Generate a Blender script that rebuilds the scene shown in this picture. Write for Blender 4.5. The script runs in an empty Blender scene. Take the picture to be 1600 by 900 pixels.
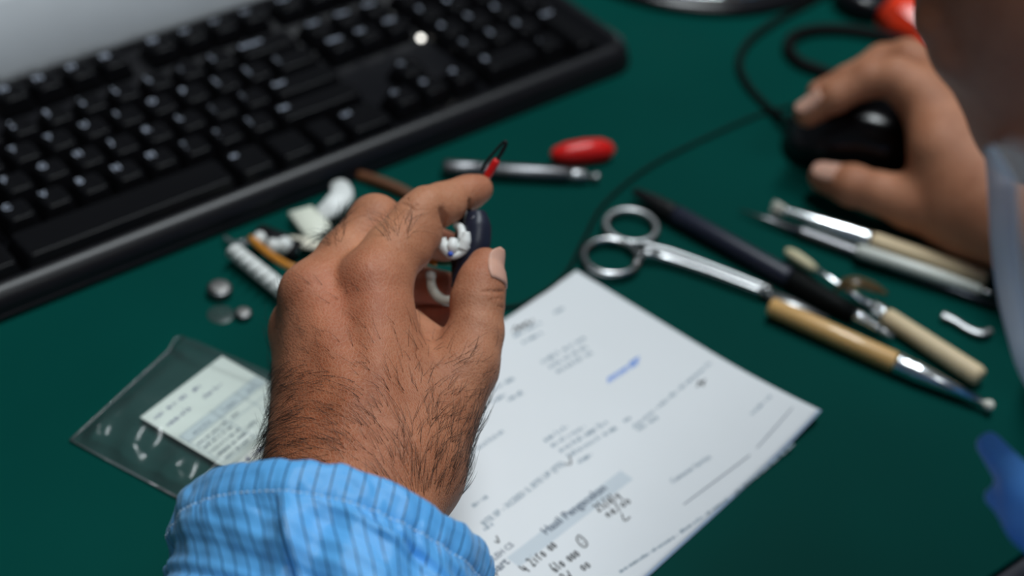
import bpy, bmesh, math, random
import numpy as np
from mathutils import Vector, Matrix

# ------------------------------------------------------------------ camera
SC = bpy.context.scene
COL = SC.collection
A = np.array
FPX = 2788.8
PITCH, ROLL, YAW = np.radians([40.37, 8.05, 44.32])
CAM = A([-.184, -.579, .549])
FW = A([np.sin(YAW) * np.cos(PITCH), np.cos(YAW) * np.cos(PITCH), -np.sin(PITCH)])
_rt = A([np.cos(YAW), -np.sin(YAW), 0.0])
_up = np.cross(_rt, FW)
RT = np.cos(ROLL) * _rt + np.sin(ROLL) * _up
UP = -np.sin(ROLL) * _rt + np.cos(ROLL) * _up

cd = bpy.data.cameras.new('camera')
cam = bpy.data.objects.new('camera', cd)
COL.objects.link(cam)
cd.sensor_width = 36.0
cd.lens = FPX / 1600 * 36
cd.clip_start = 0.01
m = Matrix.Identity(4)
for i in range(3):
    m[i][0], m[i][1], m[i][2], m[i][3] = RT[i], UP[i], -FW[i], CAM[i]
cam.matrix_world = m
cd.dof.use_dof = True
cd.dof.focus_distance = 0.642
cd.dof.aperture_fstop = cd.lens / 12.5
SC.camera = cam

# ------------------------------------------------------------------ world and lamps
SC.view_settings.view_transform = 'Standard'
SC.view_settings.look = 'None'
SC.view_settings.exposure = 0.0
SC.view_settings.gamma = 1.0
SC.view_settings.use_curve_mapping = False
w = bpy.data.worlds.new('room_ambience')
SC.world = w
w.use_nodes = True
bg = w.node_tree.nodes['Background']
bg.inputs[0].default_value = (0.80, 0.92, 1.0, 1)
bg.inputs[1].default_value = 0.07


def area_lamp(name, loc, target, sx, sy, watts, color):
    l = bpy.data.lights.new(name, 'AREA')
    l.shape = 'RECTANGLE'
    l.size, l.size_y, l.energy, l.color = sx, sy, watts, color
    o = bpy.data.objects.new(name, l)
    COL.objects.link(o)
    o.location = loc
    d = Vector(target) - Vector(loc)
    o.rotation_euler = d.to_track_quat('-Z', 'Y').to_euler()
    return o


area_lamp('ceiling_tube_lamp', (0.75, 0.12, 2.0), (0.2, -0.15, 0), 0.30, 1.3, 32, (0.90, 0.97, 1.0))
area_lamp('ceiling_panel_lamp', (0.0, -1.15, 1.9), (0.25, -0.25, 0), 1.2, 0.3, 12, (0.92, 0.98, 1.0))


# ------------------------------------------------------------------ helpers
def P(x, y, z):
    d = FW + RT * (x - 800) / FPX - UP * (y - 450) / FPX
    return CAM + d * (z - CAM[2]) / d[2]


def Q(x, y, D):
    return CAM + D * (FW + RT * (x - 800) / FPX - UP * (y - 450) / FPX)


def S(X):
    d = np.asarray(X) - CAM
    z = d @ FW
    return np.stack([800 + FPX * (d @ RT) / z, 450 - FPX * (d @ UP) / z, z], -1)


def nrm(v):
    v = np.asarray(v, float)
    return v / (np.linalg.norm(v) + 1e-12)


def props(o, label=None, cat=None, group=None, kind=None):
    if label: o['label'] = label
    if cat: o['category'] = cat
    if group: o['group'] = group
    if kind: o['kind'] = kind
    return o


def thing(name, loc, label, cat, group=None):
    o = bpy.data.objects.new(name, None)
    o.empty_display_size = 0.01
    COL.objects.link(o)
    o.location = [float(c) for c in loc]
    return props(o, label, cat, group)


def origin_of(o):
    p = A(o.location)
    while o.parent:
        o = o.parent
        p = p + A(o.location)
    return p


def mesh_obj(name, verts, faces, mat, parent=None, smooth=True, origin=None):
    verts = np.asarray(verts, float)
    if parent is not None:
        org = origin_of(parent)
    elif origin is not None:
        org = np.asarray(origin, float)
    else:
        org = A([verts[:, 0].mean(), verts[:, 1].mean(), verts[:, 2].min()])
    me = bpy.data.meshes.new(name)
    v = verts - org
    if isinstance(faces, np.ndarray):
        nf, k = faces.shape
        me.vertices.add(len(v)); me.vertices.foreach_set('co', v.astype(np.float32).ravel())
        me.loops.add(nf * k); me.loops.foreach_set('vertex_index', faces.astype(np.int32).ravel())
        me.polygons.add(nf); me.polygons.foreach_set('loop_start', np.arange(0, nf * k, k, dtype=np.int32))
        me.update(calc_edges=True); me.validate()
    else:
        me.from_pydata([tuple(q) for q in v], [], faces)
        me.update()
    if smooth:
        me.polygons.foreach_set('use_smooth', [True] * len(me.polygons))
        me.update()
    for mm in (mat if isinstance(mat, (list, tuple)) else [mat]):
        me.materials.append(mm)
    o = bpy.data.objects.new(name, me)
    COL.objects.link(o)
    if parent is not None:
        o.parent = parent
    else:
        o.location = [float(c) for c in org]
    return o


def sharp(o, deg=35):
    """flat edges above an angle, smooth elsewhere"""
    bm = bmesh.new(); bm.from_mesh(o.data)
    for e in bm.edges:
        if len(e.link_faces) == 2 and e.calc_face_angle(0) > math.radians(deg):
            e.smooth = False
    bm.to_mesh(o.data); bm.free()
    return o


class MB:
    def __init__(self):
        self.v, self.f, self.n = [], [], 0

    def add(self, v, f):
        v = np.asarray(v, float)
        self.v.append(v)
        self.f += [tuple(i + self.n for i in q) for q in f]
        self.n += len(v)
        return self

    def build(self, name, mat, parent=None, smooth=True, origin=None):
        return mesh_obj(name, np.concatenate(self.v), self.f, mat, parent, smooth, origin)


def frame_of(d):
    d = nrm(d)
    a = A([0, 0, 1.0]) if abs(d[2]) < .9 else A([1.0, 0, 0])
    x = nrm(np.cross(a, d)); y = np.cross(d, x)
    return x, y, d


def loft(loops, cap=True):
    n = len(loops[0])
    v = np.concatenate(loops)
    f = []
    for k in range(len(loops) - 1):
        for i in range(n):
            j = (i + 1) % n
            f.append((k * n + i, k * n + j, (k + 1) * n + j, (k + 1) * n + i))
    if cap:
        f.append(tuple(range(n - 1, -1, -1)))
        f.append(tuple((len(loops) - 1) * n + i for i in range(n)))
    return v, f


def spindle(a, b, prof, n=20, flat=1.0):
    """lathe about the axis a-b; prof = [(fraction of length, radius in m)]"""
    a, b = np.asarray(a, float), np.asarray(b, float)
    x, y, d = frame_of(b - a)
    L = np.linalg.norm(b - a)
    th = np.linspace(0, 2 * np.pi, n, endpoint=False)
    loops = [a + d * L * t + r * (np.cos(th)[:, None] * x + np.sin(th)[:, None] * y * flat) for t, r in prof]
    return loft(loops)


def catmull(pts, k=8):
    p = np.asarray(pts, float)
    q = np.vstack([2 * p[0] - p[1], p, 2 * p[-1] - p[-2]])
    out = []
    for i in range(1, len(q) - 2):
        for s in range(k):
            t = s / k
            out.append(.5 * (2 * q[i] + (q[i + 1] - q[i - 1]) * t + (2 * q[i - 1] - 5 * q[i] + 4 * q[i + 1] - q[i + 2]) * t * t
                             + (3 * q[i] - q[i - 1] - 3 * q[i + 1] + q[i + 2]) * t ** 3))
    out.append(p[-1])
    return A(out)


def tube(pts, r, n=10, closed=False, flat=None):
    p = np.asarray(pts, float)
    m_ = len(p)
    r = np.full(m_, r) if np.isscalar(r) else np.interp(np.linspace(0, 1, m_), np.linspace(0, 1, len(r)), r)
    if closed:
        tan = np.roll(p, -1, 0) - np.roll(p, 1, 0)
    else:
        tan = np.gradient(p, axis=0)
    tan /= np.linalg.norm(tan, axis=1)[:, None] + 1e-12
    x, y, _ = frame_of(tan[0])
    th = np.linspace(0, 2 * np.pi, n, endpoint=False)
    loops = []
    for i in range(m_):
        x = nrm(x - tan[i] * (x @ tan[i])); y = np.cross(tan[i], x)
        if flat is not None:      # flat = (normal, ratio)
            nn = nrm(flat[0] - tan[i] * (np.asarray(flat[0]) @ tan[i])); xx = np.cross(nn, tan[i])
            loops.append(p[i] + r[i] * (np.cos(th)[:, None] * xx + flat[1] * np.sin(th)[:, None] * nn))
        else:
            loops.append(p[i] + r[i] * (np.cos(th)[:, None] * x + np.sin(th)[:, None] * y))
    if closed:
        v, f = loft(loops + [loops[0]], cap=False)
        return v, f
    return loft(loops)


def rrect(x0, x1, y0, y1, r, z, k=5):
    r = min(r, (x1 - x0) / 2 - 1e-5, (y1 - y0) / 2 - 1e-5)
    out = []
    for cx, cy, a0 in ((x1 - r, y1 - r, 0), (x0 + r, y1 - r, 90), (x0 + r, y0 + r, 180), (x1 - r, y0 + r, 270)):
        for i in range(k):
            a = math.radians(a0 + 90 * i / (k - 1))
            out.append((cx + r * math.cos(a), cy + r * math.sin(a), z))
    return A(out)


def slab(poly, z0, z1):
    """flat-bottomed plate of a plan polygon"""
    p = np.asarray(poly, float)[:, :2]
    n = len(p)
    return loft([np.c_[p, np.full(n, z0)], np.c_[p, np.full(n, z1)]])


# ------------------------------------------------------------------ materials
def mat(name, color, rough=.5, metal=0., var=.06, scale=60, bump=0., bscale=400, spec=.5, sss=0., trans=0., ior=1.45, coat=0., sheen=0., alpha=1., rvar=0.):
    mt = bpy.data.materials.new(name)
    mt.use_nodes = True
    nt = mt.node_tree
    b = nt.nodes['Principled BSDF']
    tc = nt.nodes.new('ShaderNodeTexCoord')
    nz = nt.nodes.new('ShaderNodeTexNoise')
    nz.inputs['Scale'].default_value = scale; nz.inputs['Detail'].default_value = 4
    nt.links.new(tc.outputs['Object'], nz.inputs['Vector'])
    mx = nt.nodes.new('ShaderNodeMix'); mx.data_type = 'RGBA'
    c = A(color)
    mx.inputs[6].default_value = (*np.clip(c * (1 - var), 0, 1), 1); mx.inputs[7].default_value = (*np.clip(c * (1 + var), 0, 1), 1)
    nt.links.new(nz.outputs[0], mx.inputs[0])
    nt.links.new(mx.outputs[2], b.inputs['Base Color'])
    b.inputs['Roughness'].default_value = rough
    if rvar:
        mr = nt.nodes.new('ShaderNodeMapRange')
        mr.inputs['To Min'].default_value = rough - rvar; mr.inputs['To Max'].default_value = rough + rvar
        nt.links.new(nz.outputs[0], mr.inputs['Value']); nt.links.new(mr.outputs[0], b.inputs['Roughness'])
    b.inputs['Metallic'].default_value = metal
    b.inputs['Specular IOR Level'].default_value = spec
    b.inputs['IOR'].default_value = ior
    b.inputs['Transmission Weight'].default_value = trans
    b.inputs['Coat Weight'].default_value = coat
    b.inputs['Sheen Weight'].default_value = sheen
    b.inputs['Alpha'].default_value = alpha
    if sss:
        b.inputs['Subsurface Weight'].default_value = sss
        b.inputs['Subsurface Radius'].default_value = (1.0, .4, .25)
        b.inputs['Subsurface Scale'].default_value = .002
    if bump:
        bn = nt.nodes.new('ShaderNodeTexNoise'); bn.inputs['Scale'].default_value = bscale; bn.inputs['Detail'].default_value = 3
        nt.links.new(tc.outputs['Object'], bn.inputs['Vector'])
        bp = nt.nodes.new('ShaderNodeBump'); bp.inputs['Strength'].default_value = bump; bp.inputs['Distance'].default_value = .0006
        nt.links.new(bn.outputs[0], bp.inputs['Height']); nt.links.new(bp.outputs[0], b.inputs['Normal'])
    return mt


M = {}
M['mat'] = mat('green_mat', (.0004, .049, .040), .5, var=.16, scale=9, bump=.12, bscale=1500, spec=.03, rvar=.08)
M['desk'] = mat('desk_laminate', (.06, .06, .068), .5)
M['floor'] = mat('grey_floor', (.22, .23, .24), .5)
M['key'] = mat('black_key_plastic', (.005, .005, .006), .25, bump=.05, bscale=2500, spec=.16)
M['housing'] = mat('black_housing_plastic', (.006, .006, .008), .33, bump=.05, bscale=2500, spec=.4)
M['legend'] = mat('key_legend_ink', (.42, .46, .56), .3)
M['blackgloss'] = mat('glossy_black_plastic', (.006, .006, .008), .2)
M['black'] = mat('black_plastic', (.008, .008, .009), .45, spec=.3)
M['navy'] = mat('blue_black_plastic', (.016, .019, .036), .38, spec=.4)
M['rubber'] = mat('black_rubber', (.003, .004, .004), .6, spec=.12)
M['steel'] = mat('polished_steel', (.50, .51, .52), .24, 1., var=.04)
M['satin'] = mat('satin_steel', (.48, .49, .50), .38, 1.)
M['dsteel'] = mat('dark_steel', (.20, .20, .21), .35, 1.)
M['chrome'] = mat('chrome', (.8, .84, .82), .12, 1.)
M['tin'] = mat('bright_ferrule', (.78, .82, .84), .22, 1.)
M['wood_y'] = mat('amber_wood', (.72, .42, .15), .38, var=.2, scale=40, coat=.3)
M['wood_p'] = mat('pale_wood', (.74, .58, .36), .5, var=.12, scale=50)
M['cream'] = mat('cream_bristle', (.70, .62, .40), .7)
M['bristle'] = mat('white_bristle', (.78, .75, .66), .7)
M['white'] = mat('white_plastic', (.80, .82, .80), .35)
M['offwhite'] = mat('pale_grey_plastic', (.40, .42, .445), .5)
M['beige'] = mat('warm_grey_plastic', (.42, .40, .38), .6)
M['paper'] = mat('white_paper', (.80, .82, .84), .75, var=.02, scale=40)
M['paperblue'] = mat('pale_blue_paper', (.42, .55, .74), .75)
M['card'] = mat('cream_card', (.76, .78, .72), .6, var=.02)
M['ink'] = mat('grey_print', (.33, .40, .46), .8)
M['inkd'] = mat('dark_print', (.16, .19, .24), .8)
M['inkn'] = mat('navy_print', (.06, .07, .20), .8)
M['band'] = mat('pale_print_band', (.62, .68, .73), .8)
M['pen'] = mat('black_ballpoint', (.012, .012, .016), .6)
M['stamp'] = mat('blue_stamp_ink', (.10, .28, .78), .8)
M['red'] = mat('red_plastic', (.75, .012, .010), .28)
M['redfoil'] = mat('red_glossy_foil', (.85, .045, .012), .18, bump=.3, bscale=60)
M['orange'] = mat('orange_wire', (.55, .21, .02), .45)
M['brown'] = mat('brown_wire', (.13, .045, .015), .55)
M['green'] = mat('green_wire', (.02, .22, .13), .4)
M['blue'] = mat('blue_dot', (.03, .10, .55), .4)
M['nail'] = mat('nail', (.64, .36, .27), .38, spec=.25, sss=.2, var=.05)
M['hair'] = mat('dark_hair', (.012, .008, .006), .5)
M['cloth'] = mat('royal_blue_cloth', (.09, .31, .80), .6, bump=.3, bscale=1200)


def glassy(name, color, rough, mixw, refl=1.0):
    """thin clear plastic: mostly see-through, some reflection"""
    mt = bpy.data.materials.new(name); mt.use_nodes = True
    nt = mt.node_tree; nt.nodes.clear()
    out = nt.nodes.new('ShaderNodeOutputMaterial')
    tr = nt.nodes.new('ShaderNodeBsdfTransparent'); tr.inputs[0].default_value = (*color, 1)
    gl = nt.nodes.new('ShaderNodeBsdfGlossy'); gl.inputs['Roughness'].default_value = rough
    df = nt.nodes.new('ShaderNodeBsdfDiffuse'); df.inputs[0].default_value = (.75, .80, .85, 1)
    tc = nt.nodes.new('ShaderNodeTexCoord'); nz = nt.nodes.new('ShaderNodeTexNoise'); nz.inputs['Scale'].default_value = 90
    bp = nt.nodes.new('ShaderNodeBump'); bp.inputs['Strength'].default_value = .10; bp.inputs['Distance'].default_value = .002
    nt.links.new(tc.outputs['Object'], nz.inputs['Vector']); nt.links.new(nz.outputs[0], bp.inputs['Height'])
    nt.links.new(bp.outputs[0], gl.inputs['Normal'])
    fr = nt.nodes.new('ShaderNodeFresnel'); fr.inputs[0].default_value = 1.5
    mu = nt.nodes.new('ShaderNodeMath'); mu.operation = 'MULTIPLY'; mu.inputs[1].default_value = refl
    nt.links.new(fr.outputs[0], mu.inputs[0])
    tl = nt.nodes.new('ShaderNodeBsdfTranslucent'); tl.inputs[0].default_value = (.75, .82, .92, 1)
    m0 = nt.nodes.new('ShaderNodeMixShader'); m0.inputs[0].default_value = .5
    nt.links.new(df.outputs[0], m0.inputs[1]); nt.links.new(tl.outputs[0], m0.inputs[2]); df = m0
    m1 = nt.nodes.new('ShaderNodeMixShader'); m1.inputs[0].default_value = mixw
    nt.links.new(tr.outputs[0], m1.inputs[1]); nt.links.new(df.outputs[0], m1.inputs[2])
    m2 = nt.nodes.new('ShaderNodeMixShader')
    nt.links.new(mu.outputs[0], m2.inputs[0]); nt.links.new(m1.outputs[0], m2.inputs[1]); nt.links.new(gl.outputs[0], m2.inputs[2])
    nt.links.new(m2.outputs[0], out.inputs[0])
    return mt


M['film'] = glassy('clear_bag_film', (.93, .96, .96), .18, .035, .6)
M['visor'] = glassy('clear_shield_plastic', (.80, .84, .92), .3, .50, .4)
M['visor_sheet'] = glassy('clear_shield_sheet', (.92, .95, .98), .3, .05, .25)
M['clear'] = glassy('clear_tube_plastic', (.88, .90, .88), .1, .22, 1.5)
M['sticker'] = glassy('clear_sticker', (.8, .95, .92), .3, .07, 1.0)


def skin_material(name, base, dark):
    mt = bpy.data.materials.new(name); mt.use_nodes = True
    nt = mt.node_tree; N = nt.nodes.new; Lk = nt.links.new
    b = nt.nodes['Principled BSDF']
    tc = N('ShaderNodeTexCoord')
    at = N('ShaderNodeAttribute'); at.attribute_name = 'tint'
    n1 = N('ShaderNodeTexNoise'); n1.inputs['Scale'].default_value = 45; n1.inputs['Detail'].default_value = 6; n1.inputs['Roughness'].default_value = .6
    Lk(tc.outputs['Object'], n1.inputs['Vector'])
    cr = N('ShaderNodeValToRGB')
    cr.color_ramp.elements[0].position = .32; cr.color_ramp.elements[0].color = (*dark, 1)
    cr.color_ramp.elements[1].position = .68; cr.color_ramp.elements[1].color = (*base, 1)
    Lk(n1.outputs[0], cr.inputs[0])
    mx = N('ShaderNodeMix'); mx.data_type = 'RGBA'; mx.blend_type = 'MULTIPLY'; mx.inputs[0].default_value = 1
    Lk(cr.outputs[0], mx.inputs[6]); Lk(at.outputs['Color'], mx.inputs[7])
    # fine pale skin lines
    mp = N('ShaderNodeMapping'); mp.inputs['Rotation'].default_value = (.3, .5, .75)
    mp.inputs['Scale'].default_value = (1, .55, .8)
    Lk(tc.outputs['Object'], mp.inputs['Vector'])
    vo = N('ShaderNodeTexVoronoi'); vo.feature = 'DISTANCE_TO_EDGE'; vo.inputs['Scale'].default_value = 950
    Lk(mp.outputs[0], vo.inputs['Vector'])
    ed = N('ShaderNodeMapRange'); ed.inputs['From Min'].default_value = 0; ed.inputs['From Max'].default_value = .22
    Lk(vo.outputs['Distance'], ed.inputs['Value'])
    mx2 = N('ShaderNodeMix'); mx2.data_type = 'RGBA'; mx2.blend_type = 'MIX'
    inv = N('ShaderNodeMath'); inv.operation = 'MULTIPLY_ADD'; inv.inputs[1].default_value = -.15; inv.inputs[2].default_value = .15
    Lk(ed.outputs[0], inv.inputs[0]); Lk(inv.outputs[0], mx2.inputs[0])
    Lk(mx.outputs[2], mx2.inputs[6]); mx2.inputs[7].default_value = (.62, .40, .26, 1)
    Lk(mx2.outputs[2], b.inputs['Base Color'])
    n2 = N('ShaderNodeTexNoise'); n2.inputs['Scale'].default_value = 420; n2.inputs['Detail'].default_value = 4
    Lk(tc.outputs['Object'], n2.inputs['Vector'])
    ad = N('ShaderNodeMath'); ad.operation = 'MULTIPLY_ADD'; ad.inputs[1].default_value = .35
    Lk(ed.outputs[0], ad.inputs[0]); Lk(n2.outputs[0], ad.inputs[2])
    bp = N('ShaderNodeBump'); bp.inputs['Strength'].default_value = .6; bp.inputs['Distance'].default_value = .0004
    Lk(ad.outputs[0], bp.inputs['Height']); Lk(bp.outputs[0], b.inputs['Normal'])
    b.inputs['Roughness'].default_value = .54
    b.inputs['Specular IOR Level'].default_value = .32
    b.inputs['Subsurface Weight'].default_value = .12
    b.inputs['Subsurface Radius'].default_value = (1, .35, .2)
    b.inputs['Subsurface Scale'].default_value = .002
    return mt


M['skin'] = skin_material('brown_skin', (.47, .195, .105), (.33, .118, .058))


def stripe_cloth():
    mt = bpy.data.materials.new('striped_blue_cleanroom_cloth'); mt.use_nodes = True
    nt = mt.node_tree; N = nt.nodes.new; Lk = nt.links.new
    b = nt.nodes['Principled BSDF']
    uv = N('ShaderNodeUVMap'); uv.uv_map = 'UVMap'
    sp = N('ShaderNodeSeparateXYZ'); Lk(uv.outputs[0], sp.inputs[0])

    def math_(op, a, bb=None, c=None):
        n = N('ShaderNodeMath'); n.operation = op
        for i, q in enumerate((a, bb, c)):
            if q is None: continue
            if isinstance(q, (int, float)): n.inputs[i].default_value = q
            else: Lk(q, n.inputs[i])
        return n.outputs[0]
    fr = math_('FRACT', math_('MULTIPLY', sp.outputs[0], 1 / 5.0))
    line = math_('LESS_THAN', math_('ABSOLUTE', math_('SUBTRACT', fr, .5)), .052)
    dash = math_('LESS_THAN', math_('FRACT', math_('MULTIPLY', sp.outputs[1], 1 / .9)), .72)
    ln = math_('MULTIPLY', line, math_('MULTIPLY_ADD', dash, .35, .62))
    tc = N('ShaderNodeTexCoord')
    nz = N('ShaderNodeTexNoise'); nz.inputs['Scale'].default_value = 30; Lk(tc.outputs['Object'], nz.inputs['Vector'])
    mx0 = N('ShaderNodeMix'); mx0.data_type = 'RGBA'
    mx0.inputs[6].default_value = (.095, .40, .84, 1); mx0.inputs[7].default_value = (.13, .46, .88, 1)
    Lk(nz.outputs[0], mx0.inputs[0])
    mx = N('ShaderNodeMix'); mx.data_type = 'RGBA'; mx.inputs[7].default_value = (.003, .008, .05, 1)
    Lk(ln, mx.inputs[0]); Lk(mx0.outputs[2], mx.inputs[6])
    Lk(mx.outputs[2], b.inputs['Base Color'])
    b.inputs['Roughness'].default_value = .29
    b.inputs['Specular IOR Level'].default_value = .5
    b.inputs['Sheen Weight'].default_value = .15
    # twill weave
    wv = math_('SINE', math_('MULTIPLY', math_('ADD', sp.outputs[0], sp.outputs[1]), 2 * math.pi / .42))
    wv2 = math_('SINE', math_('MULTIPLY', math_('SUBTRACT', sp.outputs[0], sp.outputs[1]), 2 * math.pi / .6))
    bp = N('ShaderNodeBump'); bp.inputs['Strength'].default_value = .25; bp.inputs['Distance'].default_value = .00012
    Lk(math_('ADD', wv, wv2), bp.inputs['Height']); Lk(bp.outputs[0], b.inputs['Normal'])
    return mt


M['stripe'] = stripe_cloth()


# ------------------------------------------------------------------ implicit surfaces (for bodies)
def cone_d(p, a, b, ra, rb):
    a = np.asarray(a, np.float32); ba = np.asarray(b, np.float32) - a
    pa = p - a
    t = np.clip((pa @ ba) / max(float(ba @ ba), 1e-12), 0, 1)
    q = pa - t[:, None] * ba
    return np.sqrt(np.einsum('ij,ij->i', q, q)) - (ra + (rb - ra) * t)


def smin(a, b, k):
    h = np.maximum(k - np.abs(a - b), 0) / k
    return np.minimum(a, b) - h * h * k * .25


def smax(a, b, k):
    return -smin(-a, -b, k)


def ell_d(p, c, ax, rad):
    """ellipsoid: ax = 3x3 rows of axes"""
    q = (p - np.asarray(c, np.float32)) @ np.asarray(ax, np.float32).T
    r = np.asarray(rad, np.float32)
    k0 = np.sqrt(((q / r) ** 2).sum(1)); k1 = np.sqrt(((q / r ** 2) ** 2).sum(1)) + 1e-9
    return k0 * (k0 - 1) / k1


def polygonise(sdf, lo, hi, h, newton=2):
    lo, hi = np.asarray(lo, float), np.asarray(hi, float)
    n = np.ceil((hi - lo) / (4 * h)).astype(int) * 4 + 1
    ax = [lo[i] + h * np.arange(n[i]) for i in range(3)]
    cx = [a[::4] for a in ax]
    cg = np.stack(np.meshgrid(*cx, indexing='ij'), -1).reshape(-1, 3).astype(np.float32)
    fc = sdf(cg).reshape([len(c) for c in cx])
    idx = [np.minimum((np.arange(n[i]) + 2) // 4, len(cx[i]) - 1) for i in range(3)]
    F = fc[np.ix_(*idx)].astype(np.float32)
    mask = np.abs(F) < 4 * h * 1.7
    ii = np.argwhere(mask)
    pts = (lo + ii * h).astype(np.float32)
    vals = np.concatenate([sdf(pts[s:s + 400000]) for s in range(0, len(pts), 400000)]) if len(pts) else []
    F[mask] = vals
    ins = F < 0
    s = np.zeros(n - 1, np.int8)
    for dx in (0, 1):
        for dy in (0, 1):
            for dz in (0, 1):
                s += ins[dx:n[0] - 1 + dx, dy:n[1] - 1 + dy, dz:n[2] - 1 + dz]
    act = np.argwhere((s > 0) & (s < 8))
    vid = -np.ones(n - 1, np.int64); vid[tuple(act.T)] = np.arange(len(act))
    acc = np.zeros((len(act), 3)); cnt = np.zeros(len(act))
    cor = [(a, b, c) for a in (0, 1) for b in (0, 1) for c in (0, 1)]
    for p0 in cor:
        for axis in range(3):
            if p0[axis]: continue
            p1 = list(p0); p1[axis] = 1
            f0 = F[tuple((act + p0).T)]; f1 = F[tuple((act + p1).T)]
            c = (f0 < 0) != (f1 < 0)
            t = np.where(c, f0 / np.where(f0 - f1 == 0, 1, f0 - f1), 0)
            q = np.array(p0, float) + np.outer(t, np.eye(3)[axis])
            acc += np.where(c[:, None], q, 0); cnt += c
    V = lo + h * (act + acc / np.maximum(cnt, 1)[:, None])
    faces = []
    for axis in range(3):
        a = np.take(ins, range(n[axis] - 1), axis); b = np.take(ins, range(1, n[axis]), axis)
        e = np.argwhere(a != b)
        o1, o2 = [(1, 2), (2, 0), (0, 1)][axis]
        ok = (e[:, o1] > 0) & (e[:, o2] > 0) & (e[:, o1] < n[o1] - 1) & (e[:, o2] < n[o2] - 1)
        e = e[ok]
        sgn = a[tuple(e.T)]
        d1 = np.eye(3, dtype=int)[o1]; d2 = np.eye(3, dtype=int)[o2]
        q = np.stack([vid[tuple((e - d1 - d2).T)], vid[tuple((e - d2).T)], vid[tuple(e.T)], vid[tuple((e - d1).T)]], 1)
        q[~sgn] = q[~sgn][:, ::-1]
        faces.append(q)
    Fc = np.concatenate(faces)
    for _ in range(newton):
        d, g = grad(sdf, V)
        V = V - np.clip(d, -h, h)[:, None] * g
    return V, Fc


def grad(sdf, V, e=3e-4):
    Vf = V.astype(np.float32)
    d = sdf(Vf)
    g = np.stack([sdf(Vf + np.float32(e) * np.eye(3, dtype=np.float32)[i]) - sdf(Vf - np.float32(e) * np.eye(3, dtype=np.float32)[i]) for i in range(3)], 1)
    g /= np.linalg.norm(g, axis=1)[:, None] + 1e-9
    return d, g


# ================================================================== SETTING
floor_z = -0.76
o = mesh_obj('floor', *slab([(-3, -3), (3, -3), (3, 3), (-3, 3)], floor_z - .02, floor_z), M['floor'], smooth=False)
props(o, 'plain grey floor under the desk', None, None, 'structure')

dk = thing('desk', (.4, .1, floor_z), 'dark grey workbench that carries the green mat', 'desk')
X0, X1, Y0, Y1 = -.45, 1.25, -.372, .62
loops = [rrect(X0 + i, X1 - i, Y0 + i, Y1 - i, .012, z) for i, z in ((.003, -.032), (0, -.029), (0, -.007), (.003, -.004))]
mesh_obj('desk_top', *loft(loops), M['desk'], dk)
for x in (X0 + .05, X1 - .05):
    for y in (Y0 + .05, Y1 - .05):
        mesh_obj('leg', *loft([rrect(x - .025, x + .025, y - .025, y + .025, .004, z) for z in (floor_z, -.032)]), M['desk'], dk, smooth=False)

loops = [rrect(X0 + i, X1 - i, Y0 + .006 + i, Y1 - i, .01, z) for i, z in ((.0, -.004), (0, -.0008), (.0008, 0))]
o = mesh_obj('desk_mat', *loft(loops), M['mat'], smooth=False)
props(o, 'dark green antistatic rubber mat covering the bench top', 'mat')

# ================================================================== KEYBOARD
U = .01905
kb = thing('keyboard', (.22, .06, 0), 'black computer keyboard with letter keys, arrow keys and number pad', 'keyboard')
KX0, KX1, KY0, KY1 = -.014, .4500, -.0115, .1420


def kl(ix, iyf, iyb, r, z):
    return rrect(KX0 + ix, KX1 - ix, KY0 + iyf, KY1 - iyb, r, z, 9)


loops = [kl(.003, .002, .003, .018, .0006), kl(.0008, .0004, .001, .018, .0014), kl(0, 0, 0, .018, .0026), kl(.0010, .0008, .001, .018, .0034), kl(.0014, .0012, .002, .017, .0038)]
for k_ in range(9):
    a_ = math.radians(8 + 82 * k_ / 8)
    loops.append(kl(.0014 + .0070 * (1 - math.cos(a_)), .0012 + .0090 * (1 - math.cos(a_)), .002 + .005 * (1 - math.cos(a_)), .017 - .006 * k_ / 8, .0038 + .0102 * math.sin(a_)))
loops += [kl(.0105, .0112, .0075, .009, .0138), kl(.0125, .0120, .0080, .008, .0120), kl(.0135, .0122, .0082, .008, .0085)]
mesh_obj('housing', *loft(loops), M['housing'], kb)

KZ = .0092
key_meshes = {}


def key_mesh(wd, dp):
    k = (round(wd, 4), round(dp, 4))
    if k not in key_meshes:
        lp = []
        for i, (ins, zf, r) in enumerate(((.0004, 0, .001), (.0006, .001, .0012), (.0026, .0085, .0022), (.0030, .0094, .0022), (.0038, .0098, .002), (.0058, .0094, .002))):
            q = rrect(ins, wd - ins, ins * .75, dp - ins * 1.05, r, zf, 4)
            lp.append(q)
        v, f = loft(lp)
        me = bpy.data.meshes.new('key')
        me.from_pydata([tuple(p) for p in v], [], f); me.update()
        me.polygons.foreach_set('use_smooth', [True] * len(me.polygons))
        me.materials.append(M['key'])
        key_meshes[k] = me
    return key_meshes[k]


def text_mesh(body, size, mt, align='LEFT', bold=0.0, shear=0.0):
    cu = bpy.data.curves.new('txt', 'FONT')
    cu.body = body; cu.size = size; cu.align_x = align; cu.offset = bold; cu.shear = shear; cu.resolution_u = 2
    ob = bpy.data.objects.new('txt', cu)
    COL.objects.link(ob)
    dg = bpy.context.evaluated_depsgraph_get()
    me = bpy.data.meshes.new_from_object(ob.evaluated_get(dg))
    bpy.data.objects.remove(ob); bpy.data.curves.remove(cu)
    me.materials.clear(); me.materials.append(mt)
    return me


legend_cache = {}


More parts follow.
